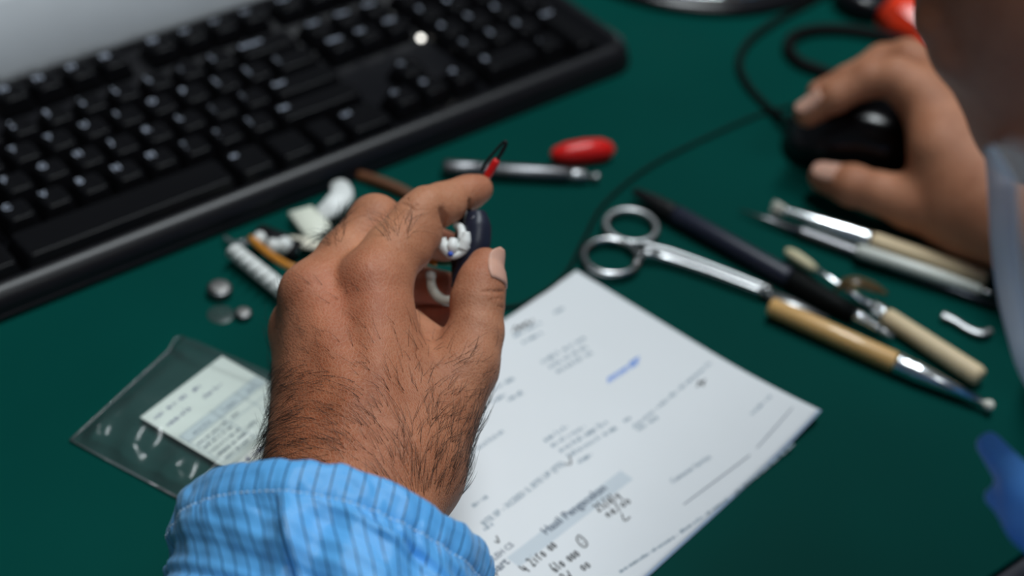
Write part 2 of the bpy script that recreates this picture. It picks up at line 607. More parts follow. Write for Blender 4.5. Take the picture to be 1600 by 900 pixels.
def put_key(c, r, wu, legend, du=1.0, size=.0052):
    if r > 0 or c > 15 and du == 1: r += .38
    elif du == 1: du = 1.28
    else: du += .32
    wd, dp = wu * U - .0008, du * U - .0008
    k = bpy.data.objects.new('key', key_mesh(wd, dp))
    COL.objects.link(k); k.parent = kb
    k.location = A([c * U, r * U, KZ]) - origin_of(kb)
    if legend:
        if legend not in legend_cache:
            legend_cache[legend] = text_mesh(legend, size if len(legend) <= 2 else size * .62, M['legend'], bold=.0001)
            legend_cache[legend].name = 'legend'
        g = bpy.data.objects.new('legend', legend_cache[legend])
        COL.objects.link(g); g.parent = k
        g.location = (.0040, dp - .0076 if '\n' not in legend else dp - .0068, .0099)


def row(c, r, items):
    for it in items:
        lg, wu = it if isinstance(it, tuple) else (it, 1.0)
        put_key(c, r, wu, lg)
        c += wu


row(0, 0, [('Ctrl', 1.5), ('', 1.25), ('Alt', 1.25)])
put_key(4, 0, 6, '')
row(10, 0, [('Alt', 1.25), ('', 1.25), ('', 1.0), ('Ctrl', 1.5)])
row(0, 1, [('Shift', 2.25), 'Z', 'X', 'C', 'V', 'B', 'N', 'M', '<\n,', '>\n.', '?\n/', ('Shift', 2.75)])
row(0, 2, [('Caps', 1.75), 'A', 'S', 'D', 'F', 'G', 'H', 'J', 'K', 'L', ':\n;', '"\n\'', ('Enter', 2.25)])
row(0, 3, [('Tab', 1.5), 'Q', 'W', 'E', 'R', 'T', 'Y', 'U', 'I', 'O', 'P', '{\n[', '}\n]', ('|\n\\', 1.5)])
row(0, 4, ['~\n`', '!\n1', '@\n2', '#\n3', '$\n4', '%\n5', '^\n6', '&\n7', '*\n8', '(\n9', ')\n0', '_\n-', '+\n=', ('Backspace', 2)])
FR = 5.46
row(0, FR, ['Esc']); row(2, FR, ['F1', 'F2', 'F3', 'F4']); row(6.5, FR, ['F5', 'F6', 'F7', 'F8']); row(11, FR, ['F9', 'F10', 'F11', 'F12'])
row(15.25, FR, ['PrtSc', 'ScrLk', 'Pause'])
row(15.25, 4, ['Insert', 'Home', 'PgUp']); row(15.25, 3, ['Delete', 'End', 'PgDn'])
row(16.25, 1, ['\u2191']); row(15.25, 0, ['\u2190', '\u2193', '\u2192'])
row(18.5, 4, ['Num', '/', '*', '-']); row(18.5, 3, ['7', '8', '9']); row(18.5, 2, ['4', '5', '6']); row(18.5, 1, ['1', '2', '3']); row(18.5, 0, [('0', 2), '.'])
put_key(21.5, 2, 1, '+', 1.999); put_key(21.5, 0, 1, 'Enter', 2)
kb.rotation_euler = (0, 0, .0165)
# the one lit indicator lamp between the arrow keys and the number pad
lit = mat('lit_indicator', (.8, .8, .75), .4)
lit.node_tree.nodes['Principled BSDF'].inputs['Emission Color'].default_value = (1, .97, .9, 1)
lit.node_tree.nodes['Principled BSDF'].inputs['Emission Strength'].default_value = 4
c = A([18.38 * U, 3.40 * U, .0086])
mesh_obj('indicator_lamp', *spindle(c, c + A([0, 0, .0016]), [(0, .0016), (.6, .0015), (1, .0008)], 12), lit, kb)

# ================================================================== PALE BASE BEHIND THE KEYBOARD
o = thing('monitor_stand', (.12, .24, 0), 'pale grey plastic base behind the black keyboard', 'stand')
lp = [rrect(-.16, .40, y0_, .42, .006, z) for y0_, z in ((.1435, 0), (.1425, .002), (.1425, .012), (.1640, .040), (.1665, .0415))]
mesh_obj('base', *loft(lp), M['offwhite'], o)
lp = [rrect(-.155 + i, .395 - i, .1685 + i, .41 - i, .005, z) for i, z in ((0, .0415), (0, .043), (.001, .0438))]
mesh_obj('top_plate', *loft(lp), M['beige'], o)

# ================================================================== ROUND CHROME BASE
pc = P(1062, 24, 0) + nrm(A([FW[0], FW[1], 0])) * .102
o = thing('lamp_base', pc, 'round chrome dish with black rim at the far side of the mat', 'lamp base')


def lathe(c, prof, n=48):
    th = np.linspace(0, 2 * np.pi, n, endpoint=False)
    return loft([np.c_[c[0] + r * np.cos(th), c[1] + r * np.sin(th), np.full(n, c[2] + z)] for r, z in prof])


mesh_obj('rim', *lathe(pc, [(.100, 0), (.102, .002), (.101, .005), (.097, .007), (.092, .0065)]), M['blackgloss'], o)
mesh_obj('dish', *lathe(pc, [(.093, .006), (.0915, .0085), (.088, .0105), (.080, .012), (.060, .0125), (.030, .015), (.012, .02), (.010, .04), (.010, .09)]), M['chrome'], o)

# ================================================================== MOUSE
ma, mbk = P(1243, 212, .0), P(1424, 258, .0)
mdir = nrm(mbk - ma); mside = np.cross(A([0, 0, 1.]), mdir)
mo = thing('computer_mouse', (ma + mbk) / 2, 'black computer mouse under the hand, glossy hump', 'mouse')
MLEN = np.linalg.norm(mbk - ma) + .014


def mouse_loop(s, inset, zf):
    n = 40
    th = np.linspace(0, 2 * np.pi, n, endpoint=False)
    x = np.sign(np.cos(th)) * np.abs(np.cos(th)) ** .72; y = np.sign(np.sin(th)) * np.abs(np.sin(th)) ** .72
    lx = x * (MLEN / 2 - inset); ly = y * (.0325 - inset) * (1 - .10 * np.cos(np.pi * lx / MLEN * 2) * 0.6)
    hgt = .0255 + .0105 * np.cos((lx / MLEN - .12) * 2.6) - .012 * (lx / MLEN < -.0) * (lx / MLEN) ** 2 * 4
    c = (ma + mbk) / 2
    return c + lx[:, None] * mdir + ly[:, None] * mside + (zf * hgt)[:, None] * A([0, 0, 1.])


lp = [mouse_loop(0, i, z) for i, z in ((.004, .03), (.001, .08), (0, .3), (.001, .55), (.004, .75), (.009, .89), (.015, .96), (.022, .99), (.028, 1.0))]
mesh_obj('shell', *loft(lp), M['blackgloss'], mo)
wc = (ma + mbk) / 2 - mdir * (MLEN / 2 - .022) + A([0, 0, .030])
mesh_obj('scroll_wheel', *spindle(wc - mside * .003, wc + mside * .003, [(0, .006), (.2, .007), (.8, .007), (1, .006)], 18), M['rubber'], mo)
pts = catmull([P(1250, 199, .010), P(1232, 190, .007), P(1200, 168, .002), P(1168, 133, .002), P(1155, 100, .002), P(1168, 68, .002), P(1205, 38, .002), P(1262, 6, .002), P(1330, -30, .002)], 10)
mesh_obj('cable', *tube(pts, .0021, 10), M['rubber'], mo)

# loop of thick cable behind the mouse
pts = catmull([P(1322, 128, .003), P(1285, 112, .003), P(1250, 98, .003), P(1233, 78, .003), P(1240, 58, .003), P(1275, 47, .003), P(1330, 48, .003), P(1400, 62, .003), P(1470, 90, .003)], 10)
o = mesh_obj('coiled_cable', *tube(pts, .0036, 10), M['rubber']); props(o, 'thick black cable loop lying behind the mouse', 'cable')
# thin dark wire running from the paper past the scissors
pts = catmull([P(770, 482, .001), P(820, 474, .001), P(880, 432, .001), P(912, 375, .001), P(945, 318, .001), P(1010, 264, .001), P(1090, 222, .001), P(1185, 180, .001), P(1240, 165, .001)], 10)
o = mesh_obj('thin_wire', *tube(pts, .0009, 8), M['rubber']); props(o, 'thin dark wire curving across the mat past the scissors', 'wire')

# ================================================================== RED PACKET AND BLACK CAP
rc = [P(1365, 38, 0), P(1405, -2, 0), P(1440, 8, 0), P(1466, 84, 0), P(1430, 82, 0), P(1385, 58, 0)]
o = thing('red_packet', np.mean(rc, 0), 'shiny red wrapped packet behind the hand on the mouse', 'packet')
cc = np.mean(rc, 0)
lp = []
for sc_, z in ((.96, .0), (1.0, .004), (.98, .010), (.80, .017), (.45, .021), (.12, .0215)):
    lp.append(A([cc + (q - cc) * sc_ + A([0, 0, z + .0015 * math.sin(3.1 * i + z * 300)]) for i, q in enumerate(rc)]))
sharp(mesh_obj('wrapper', *loft(lp), M['redfoil'], o), 20)
e0, e1 = P(1425, 62, .004), P(1464, 86, .004)
mesh_obj('sealed_end', *tube([e0, (e0 + e1) / 2 + A([0, 0, .004]), e1], [.004, .006, .003], 8), M['redfoil'], o)
b0 = P(1348, 12, 0)
o = thing('lens_cap', b0, 'small black round pot with a silver lid beside the red packet', 'pot')
mesh_obj('pot', *lathe(b0, [(.017, 0), (.019, .002), (.019, .013), (.016, .015)], 28), M['blackgloss'], o)
b1 = P(1348, 4, .0155) - A([0, 0, .0155])
mesh_obj('lid', *lathe(b0 + A([.002, .002, .0]), [(.012, .0145), (.012, .0175), (.009, .0195)], 24), M['tin'], o)

# ================================================================== SMALL TOOLS ON THE MAT
a, b = P(692, 262, .0045), P(936, 277, .0035)
o = thing('precision_screwdriver', (a + b) / 2 * A([1, 1, 0]), 'grey metal precision screwdriver lying beyond the raised index finger', 'screwdriver')
mesh_obj('handle', *spindle(a, a + (b - a) * .80, [(0, .0036), (.02, .0044), (.30, .0044), (.31, .0040), (.33, .0040), (.34, .0044), (.97, .0042), (1, .0034)], 18), M['dsteel'], o)
mesh_obj('collar', *spindle(a + (b - a) * .80, a + (b - a) * .93, [(0, .0034), (.3, .0036), (.8, .0034), (1, .0018)], 16), M['satin'], o)
mesh_obj('tip', *spindle(a + (b - a) * .93, b, [(0, .0018), (.4, .0012), (.6, .0024), (1, .0022)], 12), M['satin'], o)

c0 = P(910, 238, .0)
e0, e1 = P(861, 242, .005), P(959, 233, .005)
o = mesh_obj('red_plug', *spindle(e0, e1, [(0, .0012), (.06, .0036), (.25, .0058), (.55, .0066), (.8, .0062), (.94, .0042), (1, .0015)], 22), M['red'])
props(o, 'small oval red plastic plug beyond the screwdriver on the mat', 'plug')

# scissors
sz = .004
o = thing('scissors', P(1050, 400, 0), 'slim steel scissors with two finger rings, closed', 'scissors')


def ring(cx, cy, ax_, ay_, rot, r):
    r *= .72
    th = np.linspace(0, 2 * np.pi, 40, endpoint=False)
    c, s = math.cos(rot), math.sin(rot)
    return tube([P(cx + ax_ * math.cos(t) * c - ay_ * math.sin(t) * s, cy + ax_ * math.cos(t) * s + ay_ * math.sin(t) * c, sz) for t in th], r, 10, closed=True)


mb = MB(); mb.add(*ring(955, 402, 43, 27, .12, .0026))
pts = catmull([P(992, 415, sz), P(1003, 398, sz), P(1012, 397, sz + .001), P(1040, 404, sz), P(1110, 427, sz), P(1195, 459, sz)], 6)
mb.add(*tube(pts, [.0019, .0024, .0021, .0020, .0020], 10)); mb.build('half', M['steel'], o)
mb = MB(); mb.add(*ring(986, 354, 40, 25, .16, .0025))
pts = catmull([P(995, 380, sz - .0014), P(1025, 388, sz - .0014), P(1060, 398, sz - .0014), P(1130, 424, sz - .0014), P(1200, 452, sz - .0014)], 6)
mb.add(*tube(pts, [.0018, .002, .002, .0019], 10)); mb.build('half', M['satin'], o)
s0 = P(1197, 456, sz)
mesh_obj('pivot_screw', *spindle(s0 - A([0, 0, .004]), s0 + A([0, 0, .0035]), [(0, .0023), (.85, .0024), (1, .0018)], 16), M['steel'], o)
for dz, d0 in ((.0, 0), (-.0012, -5)):
    p_ = [P(1192, 458 + d0, .0035 + dz), P(1240, 474 + d0 / 2, .0035 + dz), P(1295, 497, .0032 + dz)]
    mesh_obj('blade', *tube(p_, [.0026, .0024, .0008], 8, flat=(A([0, 0, 1.]), .28)), M['satin'], o)

def slim(a, b, prof, n=20, flat=1.0):
    return spindle(a, b, [(t, r * .78) for t, r in prof], n, flat)


# black pen-like driver
a, b = P(990, 298, .006), P(1395, 527, .004)
L_ = b - a
o = thing('pen_driver', P(1190, 412, 0), 'thick blue-black pen tool with tapered end and steel tip beside the scissors', 'pen')
mesh_obj('tapered_cap', *slim(a, a + L_ * .17, [(0, .0018), (.05, .0026), (.5, .0052), (.9, .0060), (1, .0060)], 20), M['black'], o)
mesh_obj('barrel', *slim(a + L_ * .165, a + L_ * .62, [(0, .0055), (.03, .0064), (.5, .0066), (.97, .0066), (1, .0062)], 22), M['navy'], o)
mesh_obj('grip', *slim(a + L_ * .62, a + L_ * .86, [(0, .0062), (.04, .0068), (.7, .0066), (1, .0052)], 22), M['rubber'], o)
mesh_obj('nose', *slim(a + L_ * .86, a + L_ * .955, [(0, .0046), (.25, .0042), (.3, .0036), (.9, .0030), (1, .0024)], 16), M['tin'], o)
mesh_obj('tip', *slim(a + L_ * .955, b, [(0, .0022), (.35, .0026), (.5, .0016), (1, .0018)], 12), M['satin'], o)


def bristles(c, d, L, r0, r1, n, seed):
    rnd = random.Random(seed); mb = MB(); x, y, d = frame_of(d)
    for i in range(n):
        a_ = rnd.uniform(0, 6.283); q = math.sqrt(rnd.random())
        off = q * (math.cos(a_) * x + math.sin(a_) * y)
        mb.add(*tube([c + off * r0, c + off * (r0 * .4 + r1 * .6) + d * L * .5, c + off * r1 + d * L * rnd.uniform(.8, 1.05)], [.0003, .0003, .0001], 4))
    return mb


# brush with pale wood handle and white bristles
a, b = P(1222, 328, .006), P(1543, 436, .006)
L_ = b - a
o = thing('cleaning_brush', P(1380, 380, 0), 'small brush with white bristles, silver ferrule and pale wooden handle', 'brush')
bristles(a + L_ * .02, -L_, .0075, .0020, .0038, 90, 3).build('bristles', M['bristle'], o)
mesh_obj('ferrule', *slim(a, a + L_ * .44, [(0, .0028), (.06, .0027), (.1, .0030), (.80, .0054), (.84, .0050), (.87, .0056), (.91, .0050), (.95, .0056), (1, .0054)], 20), M['tin'], o)
mesh_obj('handle', *slim(a + L_ * .44, b, [(0, .0052), (.05, .0056), (.95, .0058), (1, .0050)], 20), M['wood_p'], o)

# translucent stick beside the brush
a, b = P(1337, 390, .0080), P(1553, 460, .0072)
L_ = b - a
o = thing('clear_rod', P(1440, 430, 0), 'whitish translucent rod lying against the pale brush handle', 'rod')
mesh_obj('rod', *slim(a, a + L_ * .9, [(0, .0030), (.05, .0046), (.7, .0044), (1, .0030)], 16), mat('milky_plastic', (.66, .68, .62), .3), o)
mesh_obj('pin', *slim(a + L_ * .9, b, [(0, .0016), (1, .0012)], 10), M['tin'], o)

# dark steel probe with ribbed grip
a, b = P(1155, 327, .0035), P(1560, 478, .004)
L_ = b - a
o = thing('steel_probe', P(1350, 400, 0), 'dark steel probe with pointed end and ribbed grip between the brushes', 'probe')
mesh_obj('point', *slim(a, a + L_ * .24, [(0, .0004), (.4, .0015), (1, .0030)], 14), M['dsteel'], o)
pr = []
for i in range(34):
    t = i / 33
    pr.append((t, .0040 if i % 2 else .0034))
mesh_obj('ribbed_grip', *slim(a + L_ * .24, a + L_ * .56, pr, 16), M['dsteel'], o)
mesh_obj('shaft', *slim(a + L_ * .56, b, [(0, .0036), (.1, .0042), (.6, .0036), (1, .0022)], 16, .6), mat('smoked_steel', (.10, .11, .13), .35, 1.), o)

# cotton-tipped tool with second wooden handle
a, b = P(1228, 391, .005), P(1532, 590, .006)
L_ = b - a
o = thing('tipped_brush', P(1400, 500, 0), 'brush with cream rounded head, steel neck and short pale wooden handle', 'brush')
mesh_obj('head', *slim(a, a + L_ * .16, [(0, .0014), (.08, .0028), (.35, .0038), (.75, .0034), (1, .0024)], 18), M['cream'], o)
mesh_obj('neck', *slim(a + L_ * .15, a + L_ * .46, [(0, .0022), (.2, .0016), (1, .0026)], 14), M['tin'], o)
mesh_obj('ferrule', *slim(a + L_ * .45, a + L_ * .53, [(0, .0034), (.2, .0048), (.4, .0042), (.6, .0050), (.8, .0044), (1, .0050)], 18), M['tin'], o)
mesh_obj('handle', *slim(a + L_ * .53, b, [(0, .0050), (.04, .0055), (.95, .0064), (1, .0056)], 22), M['wood_p'], o)

# amber dome (ear mould) beside it
c0 = P(1345, 455, 0)
pts = catmull([P(1308, 452, .005), P(1318, 443, .010), P(1340, 441, .012), P(1366, 449, .010), P(1385, 458, .006)], 6)
o = mesh_obj('plastic_loop', *tube(pts, [.002, .0036, .004, .0034, .0016], 12, flat=(A([0, 0, 1.]), .55)), mat('amber_clear_plastic', (.22, .14, .06), .25, trans=.7))
props(o, 'amber translucent plastic piece lying over the brush neck', 'ear mould')

# amber handled brush nearest the paper
a, b = P(1203, 478, .0062), P(1553, 637, .0045)
L_ = b - a
o = thing('amber_brush', P(1380, 560, 0), 'amber wooden handled tool with silver tapered ferrule and small ball end', 'brush')
mesh_obj('handle', *slim(a, a + L_ * .575, [(0, .0052), (.02, .0060), (.5, .0064), (.97, .0066), (1, .006)], 24), M['wood_y'], o)
mesh_obj('ferrule', *slim(a + L_ * .57, a + L_ * .955, [(0, .0066), (.05, .0070), (.09, .0060), (.13, .0068), (.17, .0060), (.21, .0066), (.3, .0062), (1, .0024)], 24), M['tin'], o)
mesh_obj('ball_end', *slim(a + L_ * .955, b, [(0, .0016), (.25, .0030), (.6, .0034), (.9, .0024), (1, .0008)], 16), M['bristle'], o)

# little clear hook
pts = catmull([P(1472, 492, .003), P(1490, 500, .003), P(1515, 515, .003), P(1535, 521, .003), P(1549, 516, .003)], 6)
o = mesh_obj('small_hook', *tube(pts, [.0026, .0022, .002, .0024, .002], 10, flat=(A([0, 0, 1.]), .6)), M['satin']); props(o, 'small bent steel hook lying past the wooden handles', 'hook')

# ================================================================== CLUTTER BESIDE THE KEYBOARD
for i, (x, y, r, h_, lab) in enumerate(((343, 460, .0058, .0054, 'larger silver button cell below the white ribbed strip'), (380, 495, .0039, .0036, 'smaller silver button cell nearer the hand'))):
    c = P(x, y, 0)
    o = thing('button_cell', c, lab, 'battery', 'button cells on the mat')
    mesh_obj('can', *lathe(c, [(r * .95, 0), (r, .0005), (r, h_ * .75), (r * .92, h_ * .85)], 28), M['dsteel'], o)
    mesh_obj('top_cap', *lathe(c, [(r * .8, h_ * .8), (r * .8, h_ * .97), (r * .7, h_)], 28), mat('dull_steel', (.34, .33, .32), .42, 1.), o)
c = P(345, 492, 0)
o = mesh_obj('round_sticker', *lathe(c, [(.0062, 0), (.0062, .0002), (.006, .0003)], 28), M['sticker']); props(o, 'clear round battery tab stuck flat below the larger button cell', 'sticker')

# ribbed white strip
a, b = P(364, 392, .006), P(462, 470, .006)
o = thing('ribbed_strip', (a + b) / 2 * A([1, 1, 0]), 'long ribbed white plastic strip behind the knuckles', 'strip')
d = b - a
sd = nrm(np.cross(A([0, 0, 1.]), d))
v, f = tube([a, a + d * .5, b], .0042, 8, flat=(A([0, 0, 1.]), .9))
mesh_obj('rail', v, f, M['white'], o)
for i in range(8):
    c = a + d * (i + .5) / 8
    q0 = c + sd * .0045 + A([0, 0, -.001]); q1 = c - sd * .0045 + A([0, 0, .0035])
    mesh_obj('rib', *tube([q0, (q0 + q1) / 2 + A([0, 0, .0028]), q1], [.0012, .0016, .0012], 8), M['white'], o)
# cream square cover and curved tab
c = P(489, 352, 0)
o = thing('plastic_cover', c, 'cream white square cover with a curved tab next to the keyboard edge', 'cover')
q = [P(450, 332, .006), P(487, 322, .010), P(517, 352, .011), P(489, 382, .007)]
v0 = A(q); v1 = v0 - A([0, 0, .004])
cm = v0.mean(0)
mesh_obj('plate', *loft([v1, v0, cm + (v0 - cm) * .9 + A([0, 0, .0012])]), mat('cream_plastic', (.80, .82, .70), .4), o)
pts = catmull([P(500, 336, .010), P(520, 322, .013), P(534, 305, .014), P(530, 290, .012), P(520, 287, .009)], 6)
mesh_obj('tab', *tube(pts, [.004, .0055, .0058, .005, .002], 10, flat=(nrm(A([-.3, -.4, 1.])), .35)), M['white'], o)
# black block with small bits
a, b = P(402, 366, .005), P(470, 392, .005)
o = thing('circuit_block', (a + b) / 2 * A([1, 1, 0]), 'small black block with white caps between the ribbed strip and cream cover', 'component')
lp = []
x_, y_, d_ = frame_of(b - a)
mesh_obj('block', *tube([a, (a + b) / 2, b], .0065, 8, flat=(A([0, 0, 1.]), .7)), M['black'], o)
for (x, y, r) in ((406, 372, .0032), (427, 383, .0032), (445, 381, .0038)):
    c = P(x, y, .0085)
    mesh_obj('cap', *spindle(c - A([0, 0, .004]), c + A([0, 0, .003]), [(0, r), (.6, r), (.9, r * .7), (1, r * .2)], 14), M['white'], o)
c = P(462, 391, .006)
mesh_obj('steel_ball', *spindle(c - A([0, 0, .0024]), c + A([0, 0, .0024]), [(0, .0004), (.2, .0019), (.5, .0024), (.8, .0019), (1, .0004)], 14), M['chrome'], o)
c0, c1 = P(452, 374, .008), P(505, 386, .006)
mesh_obj('pale_tag', *tube([c0, (c0 + c1) / 2, c1], [.003, .0042, .003], 8, flat=(A([0, 0, 1.]), .4)), mat('cream_tag', (.7, .66, .54), .5), o)
pts = catmull([P(392, 372, .008), P(410, 388, .0095), P(432, 404, .010), P(458, 418, .010), P(500, 428, .006)], 6)
o = mesh_obj('orange_wire', *tube(pts, .0017, 8), M['orange']); props(o, 'short orange wire lying over the white ribbed strip', 'wire')
pts = catmull([P(560, 274, .002), P(590, 283, .003), P(625, 297, .003), P(660, 318, .002), P(690, 345, .002)], 6)
o = mesh_obj('brown_cable', *tube(pts, .0028, 8), M['brown']); props(o, 'brown cable running from the keyboard edge behind the raised fingers', 'cable')
pts = catmull([P(350, 369, .003), P(366, 381, .006), P(380, 380, .007), P(392, 376, .004)], 6)
o = mesh_obj('clear_tubing', *tube(pts, [.0008, .0016, .0024, .001], 8), M['clear']); props(o, 'scrap of clear tubing at the keyboard end of the ribbed strip', 'tubing')

# ================================================================== CLEAR BAG WITH CARDS
bagq = [P(288, 530, .001), P(462, 600, .001), P(470, 700, .001), P(330, 800, .001), P(285, 779, .001), P(110, 690, .001)]
bagroot = thing('zip_bag', P(260, 670, 0), 'clear plastic zip bag holding printed cards beside the wrist', 'bag')


def bag_pt(s, t, top):
    c0 = P(110, 690, 0); c1 = P(305, 795, 0); c2 = P(288, 528, 0); c3 = P(520, 622, 0)
    base = (c0 * (1 - s) + c1 * s) * (1 - t) + (c2 * (1 - s) + c3 * s) * t
    e = min(1, 9 * min(s, 1 - s)) * min(1, 9 * min(t, 1 - t))
    h0 = .0050 * e * (1 + .2 * math.sin(6 * s + 2) * math.sin(5 * t)) + .0016 * math.sin(19 * s + 7 * t) * e * max(0, min(1, (.42 - t) * 6)) + .0004 * math.sin(21 * t - 11 * s) * e
    if t > .86: h0 += .004 * math.sin((t - .86) / .14 * 3.1) * (1 - s)
    return base + A([0, 0, (.0006 + max(h0, .0004)) if top else .0003])


def sheet(fn, nu, nv, name, mt, parent, smooth=True):
    v = [fn(i / nu, j / nv) for j in range(nv + 1) for i in range(nu + 1)]
    f = [(j * (nu + 1) + i, j * (nu + 1) + i + 1, (j + 1) * (nu + 1) + i + 1, (j + 1) * (nu + 1) + i) for j in range(nv) for i in range(nu)]
    return mesh_obj(name, v, f, mt, parent, smooth)


sheet(lambda s, t: bag_pt(s, t, True), 70, 70, 'top_film', M['film'], bagroot)
sheet(lambda s, t: bag_pt(s, t, False), 8, 8, 'bottom_film', M['film'], bagroot)
e0, e1 = bag_pt(0, 0, True), bag_pt(1, 0, True)
mesh_obj('seal_edge', *tube([e0, (e0 + e1) / 2, e1], .0006, 6), M['clear'], bagroot)
ez = [bag_pt(0, t, True) for t in np.linspace(0, 1, 14)]
mesh_obj('side_seal', *tube(ez, .0004, 6), M['clear'], bagroot)

CT, CL, CB = P(347, 556, .003), P(219, 652, .003), P(372, 743, .003)
cu_, cv_ = nrm(CT - CL), nrm(CB - CL)
CW, CH = np.linalg.norm(CT - CL), np.linalg.norm(CB - CL) * 1.02


def card_pt(u, v, dz=0.0):
    return CL + cu_ * u + cv_ * v + A([0, 0, dz])


def card(name, label, dz, off, mt, parent=None):
    q = [card_pt(*p) for p in ((off[0], off[1]), (CW + off[2], off[1]), (CW + off[2], CH), (off[0], CH))]
    q = [p + A([0, 0, dz]) for p in q]
    if off[3]:
        q[0] = q[0] + A([0, 0, -.0005])
    o = mesh_obj(name, *loft([A(q) - A([0, 0, .0004]), A(q)]), mt, parent, smooth=False)
    return o


def decal_mesh(body, size, fn, origin, mt, name, parent, bold=0.0, ang=0.0, shear=0.0):
    """flat lettering laid on a surface: fn(u,v) -> world point"""
    me = text_mesh(body, size, mt, bold=bold, shear=shear)
    co = np.zeros(len(me.vertices) * 3); me.vertices.foreach_get('co', co); co = co.reshape(-1, 3)
    c, s = math.cos(ang), math.sin(ang)
    w_ = A([fn(origin[0] + x * c - y * s, origin[1] - (x * s + y * c)) for x, y, _ in co])
    fs = [tuple(p.vertices) for p in me.polygons]
    bpy.data.meshes.remove(me)
    return mesh_obj(name, w_, fs, mt, parent, smooth=False)


def strokes(lines, wd, fn, mt, name, parent):
    """ink strokes: polylines of (u,v) turned into thin ribbons on the sheet"""
    mb = MB()
    for ln in lines:
        p = A(ln, float)
        if len(p) > 2: p = catmull(np.c_[p, np.zeros(len(p))], 4)[:, :2]
        t = np.gradient(p, axis=0); t /= np.linalg.norm(t, axis=1)[:, None] + 1e-12
        n_ = np.c_[-t[:, 1], t[:, 0]] * wd / 2
        v = [fn(*q) for q in p + n_] + [fn(*q) for q in p - n_]
        k = len(p)
        mb.add(v, [(i, i + 1, k + i + 1, k + i) for i in range(k - 1)])
    return mb.build(name, mt, parent, smooth=False)


def scrawl(u, v, L, hgt, seed):
    """an unreadable line of small print as short strokes"""
    rnd = random.Random(seed); out = []; x = u
    while x < u + L:
        wl = rnd.uniform(2.2, 5.5) * hgt
        xe = min(x + wl, u + L)
        while x < xe:
            k = rnd.random(); hh = hgt * (1.35 if rnd.random() < .25 else .9)
            if k < .4: out.append([(x, v), (x, v - hh)])
            elif k < .75: out.append([(x, v), (x + hgt * .25, v - hgt * .9), (x + hgt * .5, v)])
            else: out.append([(x, v - hgt * .5), (x + hgt * .5, v - hgt * .5)])
            x += hgt * .62
        x += hgt * .7
    return out


o = card('folded_card', '', -.0022, (.004, .006, -.002, 0), mat('grey_card', (.55, .58, .54), .6))
props(o, 'second pale card folded beneath the printed card in the bag', 'card')
cd_ = card('printed_card', '', 0, (0, 0, 0, 0), M['card'])
props(cd_, 'cream card printed with a small table inside the clear bag', 'card')
cf = lambda u, v: card_pt(u, v, .00012)
mm = .001
decal_mesh('Service Komplit', .0042, cf, (.0025, .0065), M['inkn'], 'printed_text', cd_, .00005) if False else None
ln = []
for (u, v, L, h_, s_) in ((.003, .006, .019, .0019, 1), (.003, .0128, .014, .0019, 2), (.026, .0065, .004, .0016, 3), (.026, .0128, .011, .0018, 4)):
    ln += scrawl(u, v, L, h_, s_)
strokes(ln, .00042, cf, M['inkn'], 'printed_text', cd_)
CWm = CW
ln = []
v0_, v1_ = .020, CH - .010
for v in (v0_, v0_ + .0055, v0_ + .0105, v1_):
    ln.append([(.0015, v), (CW - .001, v)])
for u in (.0015, CW * .42, CW * .72, CW - .001):
    ln.append([(u, v0_), (u, v1_)])
strokes(ln, .0003, cf, M['ink'], 'table_rule', cd_)
mb = MB(); mb.add([cf(.0015, v0_), cf(CW - .001, v0_), cf(CW - .001, v0_ + .0055), cf(.0015, v0_ + .0055)], [(0, 1, 2, 3)])
mb.build('table_heading', mat('grey_heading_band', (.60, .65, .66), .8), cd_, smooth=False)
cf2 = lambda u, v: card_pt(u, v, .0002)
ln = scrawl(.006, v0_ + .0042, .010, .0017, 8) + scrawl(CW * .5, v0_ + .0042, .007, .0017, 9) + scrawl(CW * .78, v0_ + .0042, .006, .0017, 19)
for k in range(6):
    ln += scrawl(.003, v0_ + .0095 + .0035 * k, CW * .36, .0014, 20 + k) if k < 5 else []
    ln += scrawl(CW * .46, v0_ + .0095 + .0045 * k, .006, .0014, 40 + k) if k % 2 == 0 else []
strokes(ln, .00034, cf2, M['inkd'], 'small_print', cd_)
ln = scrawl(.004, CH - .003, .016, .002, 60) + scrawl(CW * .55, CH - .006, .008, .0018, 61)
strokes(ln, .0004, cf2, M['inkn'], 'bottom_print', cd_)

# ================================================================== PAPER FORM
PT, PR = P(900, 425, 0), P(1275, 655, 0)
pv = nrm((PR - PT) * A([1, 1, 0])); pu = A([-pv[1], pv[0], 0.0])
if pu[0] < 0: pu = -pu
PH = np.linalg.norm(PR - PT); PW = .212


def sheet_z(u, v):
    # u runs along the lettering from the spine side to 0 at the edge nearest the tools; v runs down the page
    x = u / PW; y = v / PH
    z = .0008 + .0042 * max(0, (x + .25) / .25) ** 2 * max(0, (y - .55) / .45) ** 2
    z += .0030 * math.exp(-((x + .42) / .2) ** 2) * (1 - y) ** 2 + .0012 * math.sin(3.0 * x + 1) ** 2 * y
    return z


def page(u, v, dz=0.0):
    """u is measured from the outer edge (negative inwards), v from the top"""
    return PT + pu * u + pv * v + A([0, 0, sheet_z(u, v) + dz])


pp = thing('paper_form', PT + pu * (-PW / 2) + pv * PH / 2, 'white printed service form with handwriting lying under the wrist', 'paper')


def pg(dz, du, dv):
    return lambda s, t: page(-PW + (PW + du) * s, (PH + dv) * t, dz)


oo = sheet(pg(.0, 0, 0), 90, 60, 'sheet', M['paper'], pp)
o2 = sheet(pg(-.0005, .0006, .0010), 60, 40, 'under_sheet', M['paperblue'], pp)
o2['label'] = 'pale blue copy sheet showing along the lower edge'
for q in (oo, o2):
    md = q.modifiers.new('thick', 'SOLIDIFY'); md.thickness = .00022; md.offset = -1


def page_uv(px, py):
    w_ = P(px, py, .001) - PT
    return float(w_ @ pu), float(w_ @ pv)


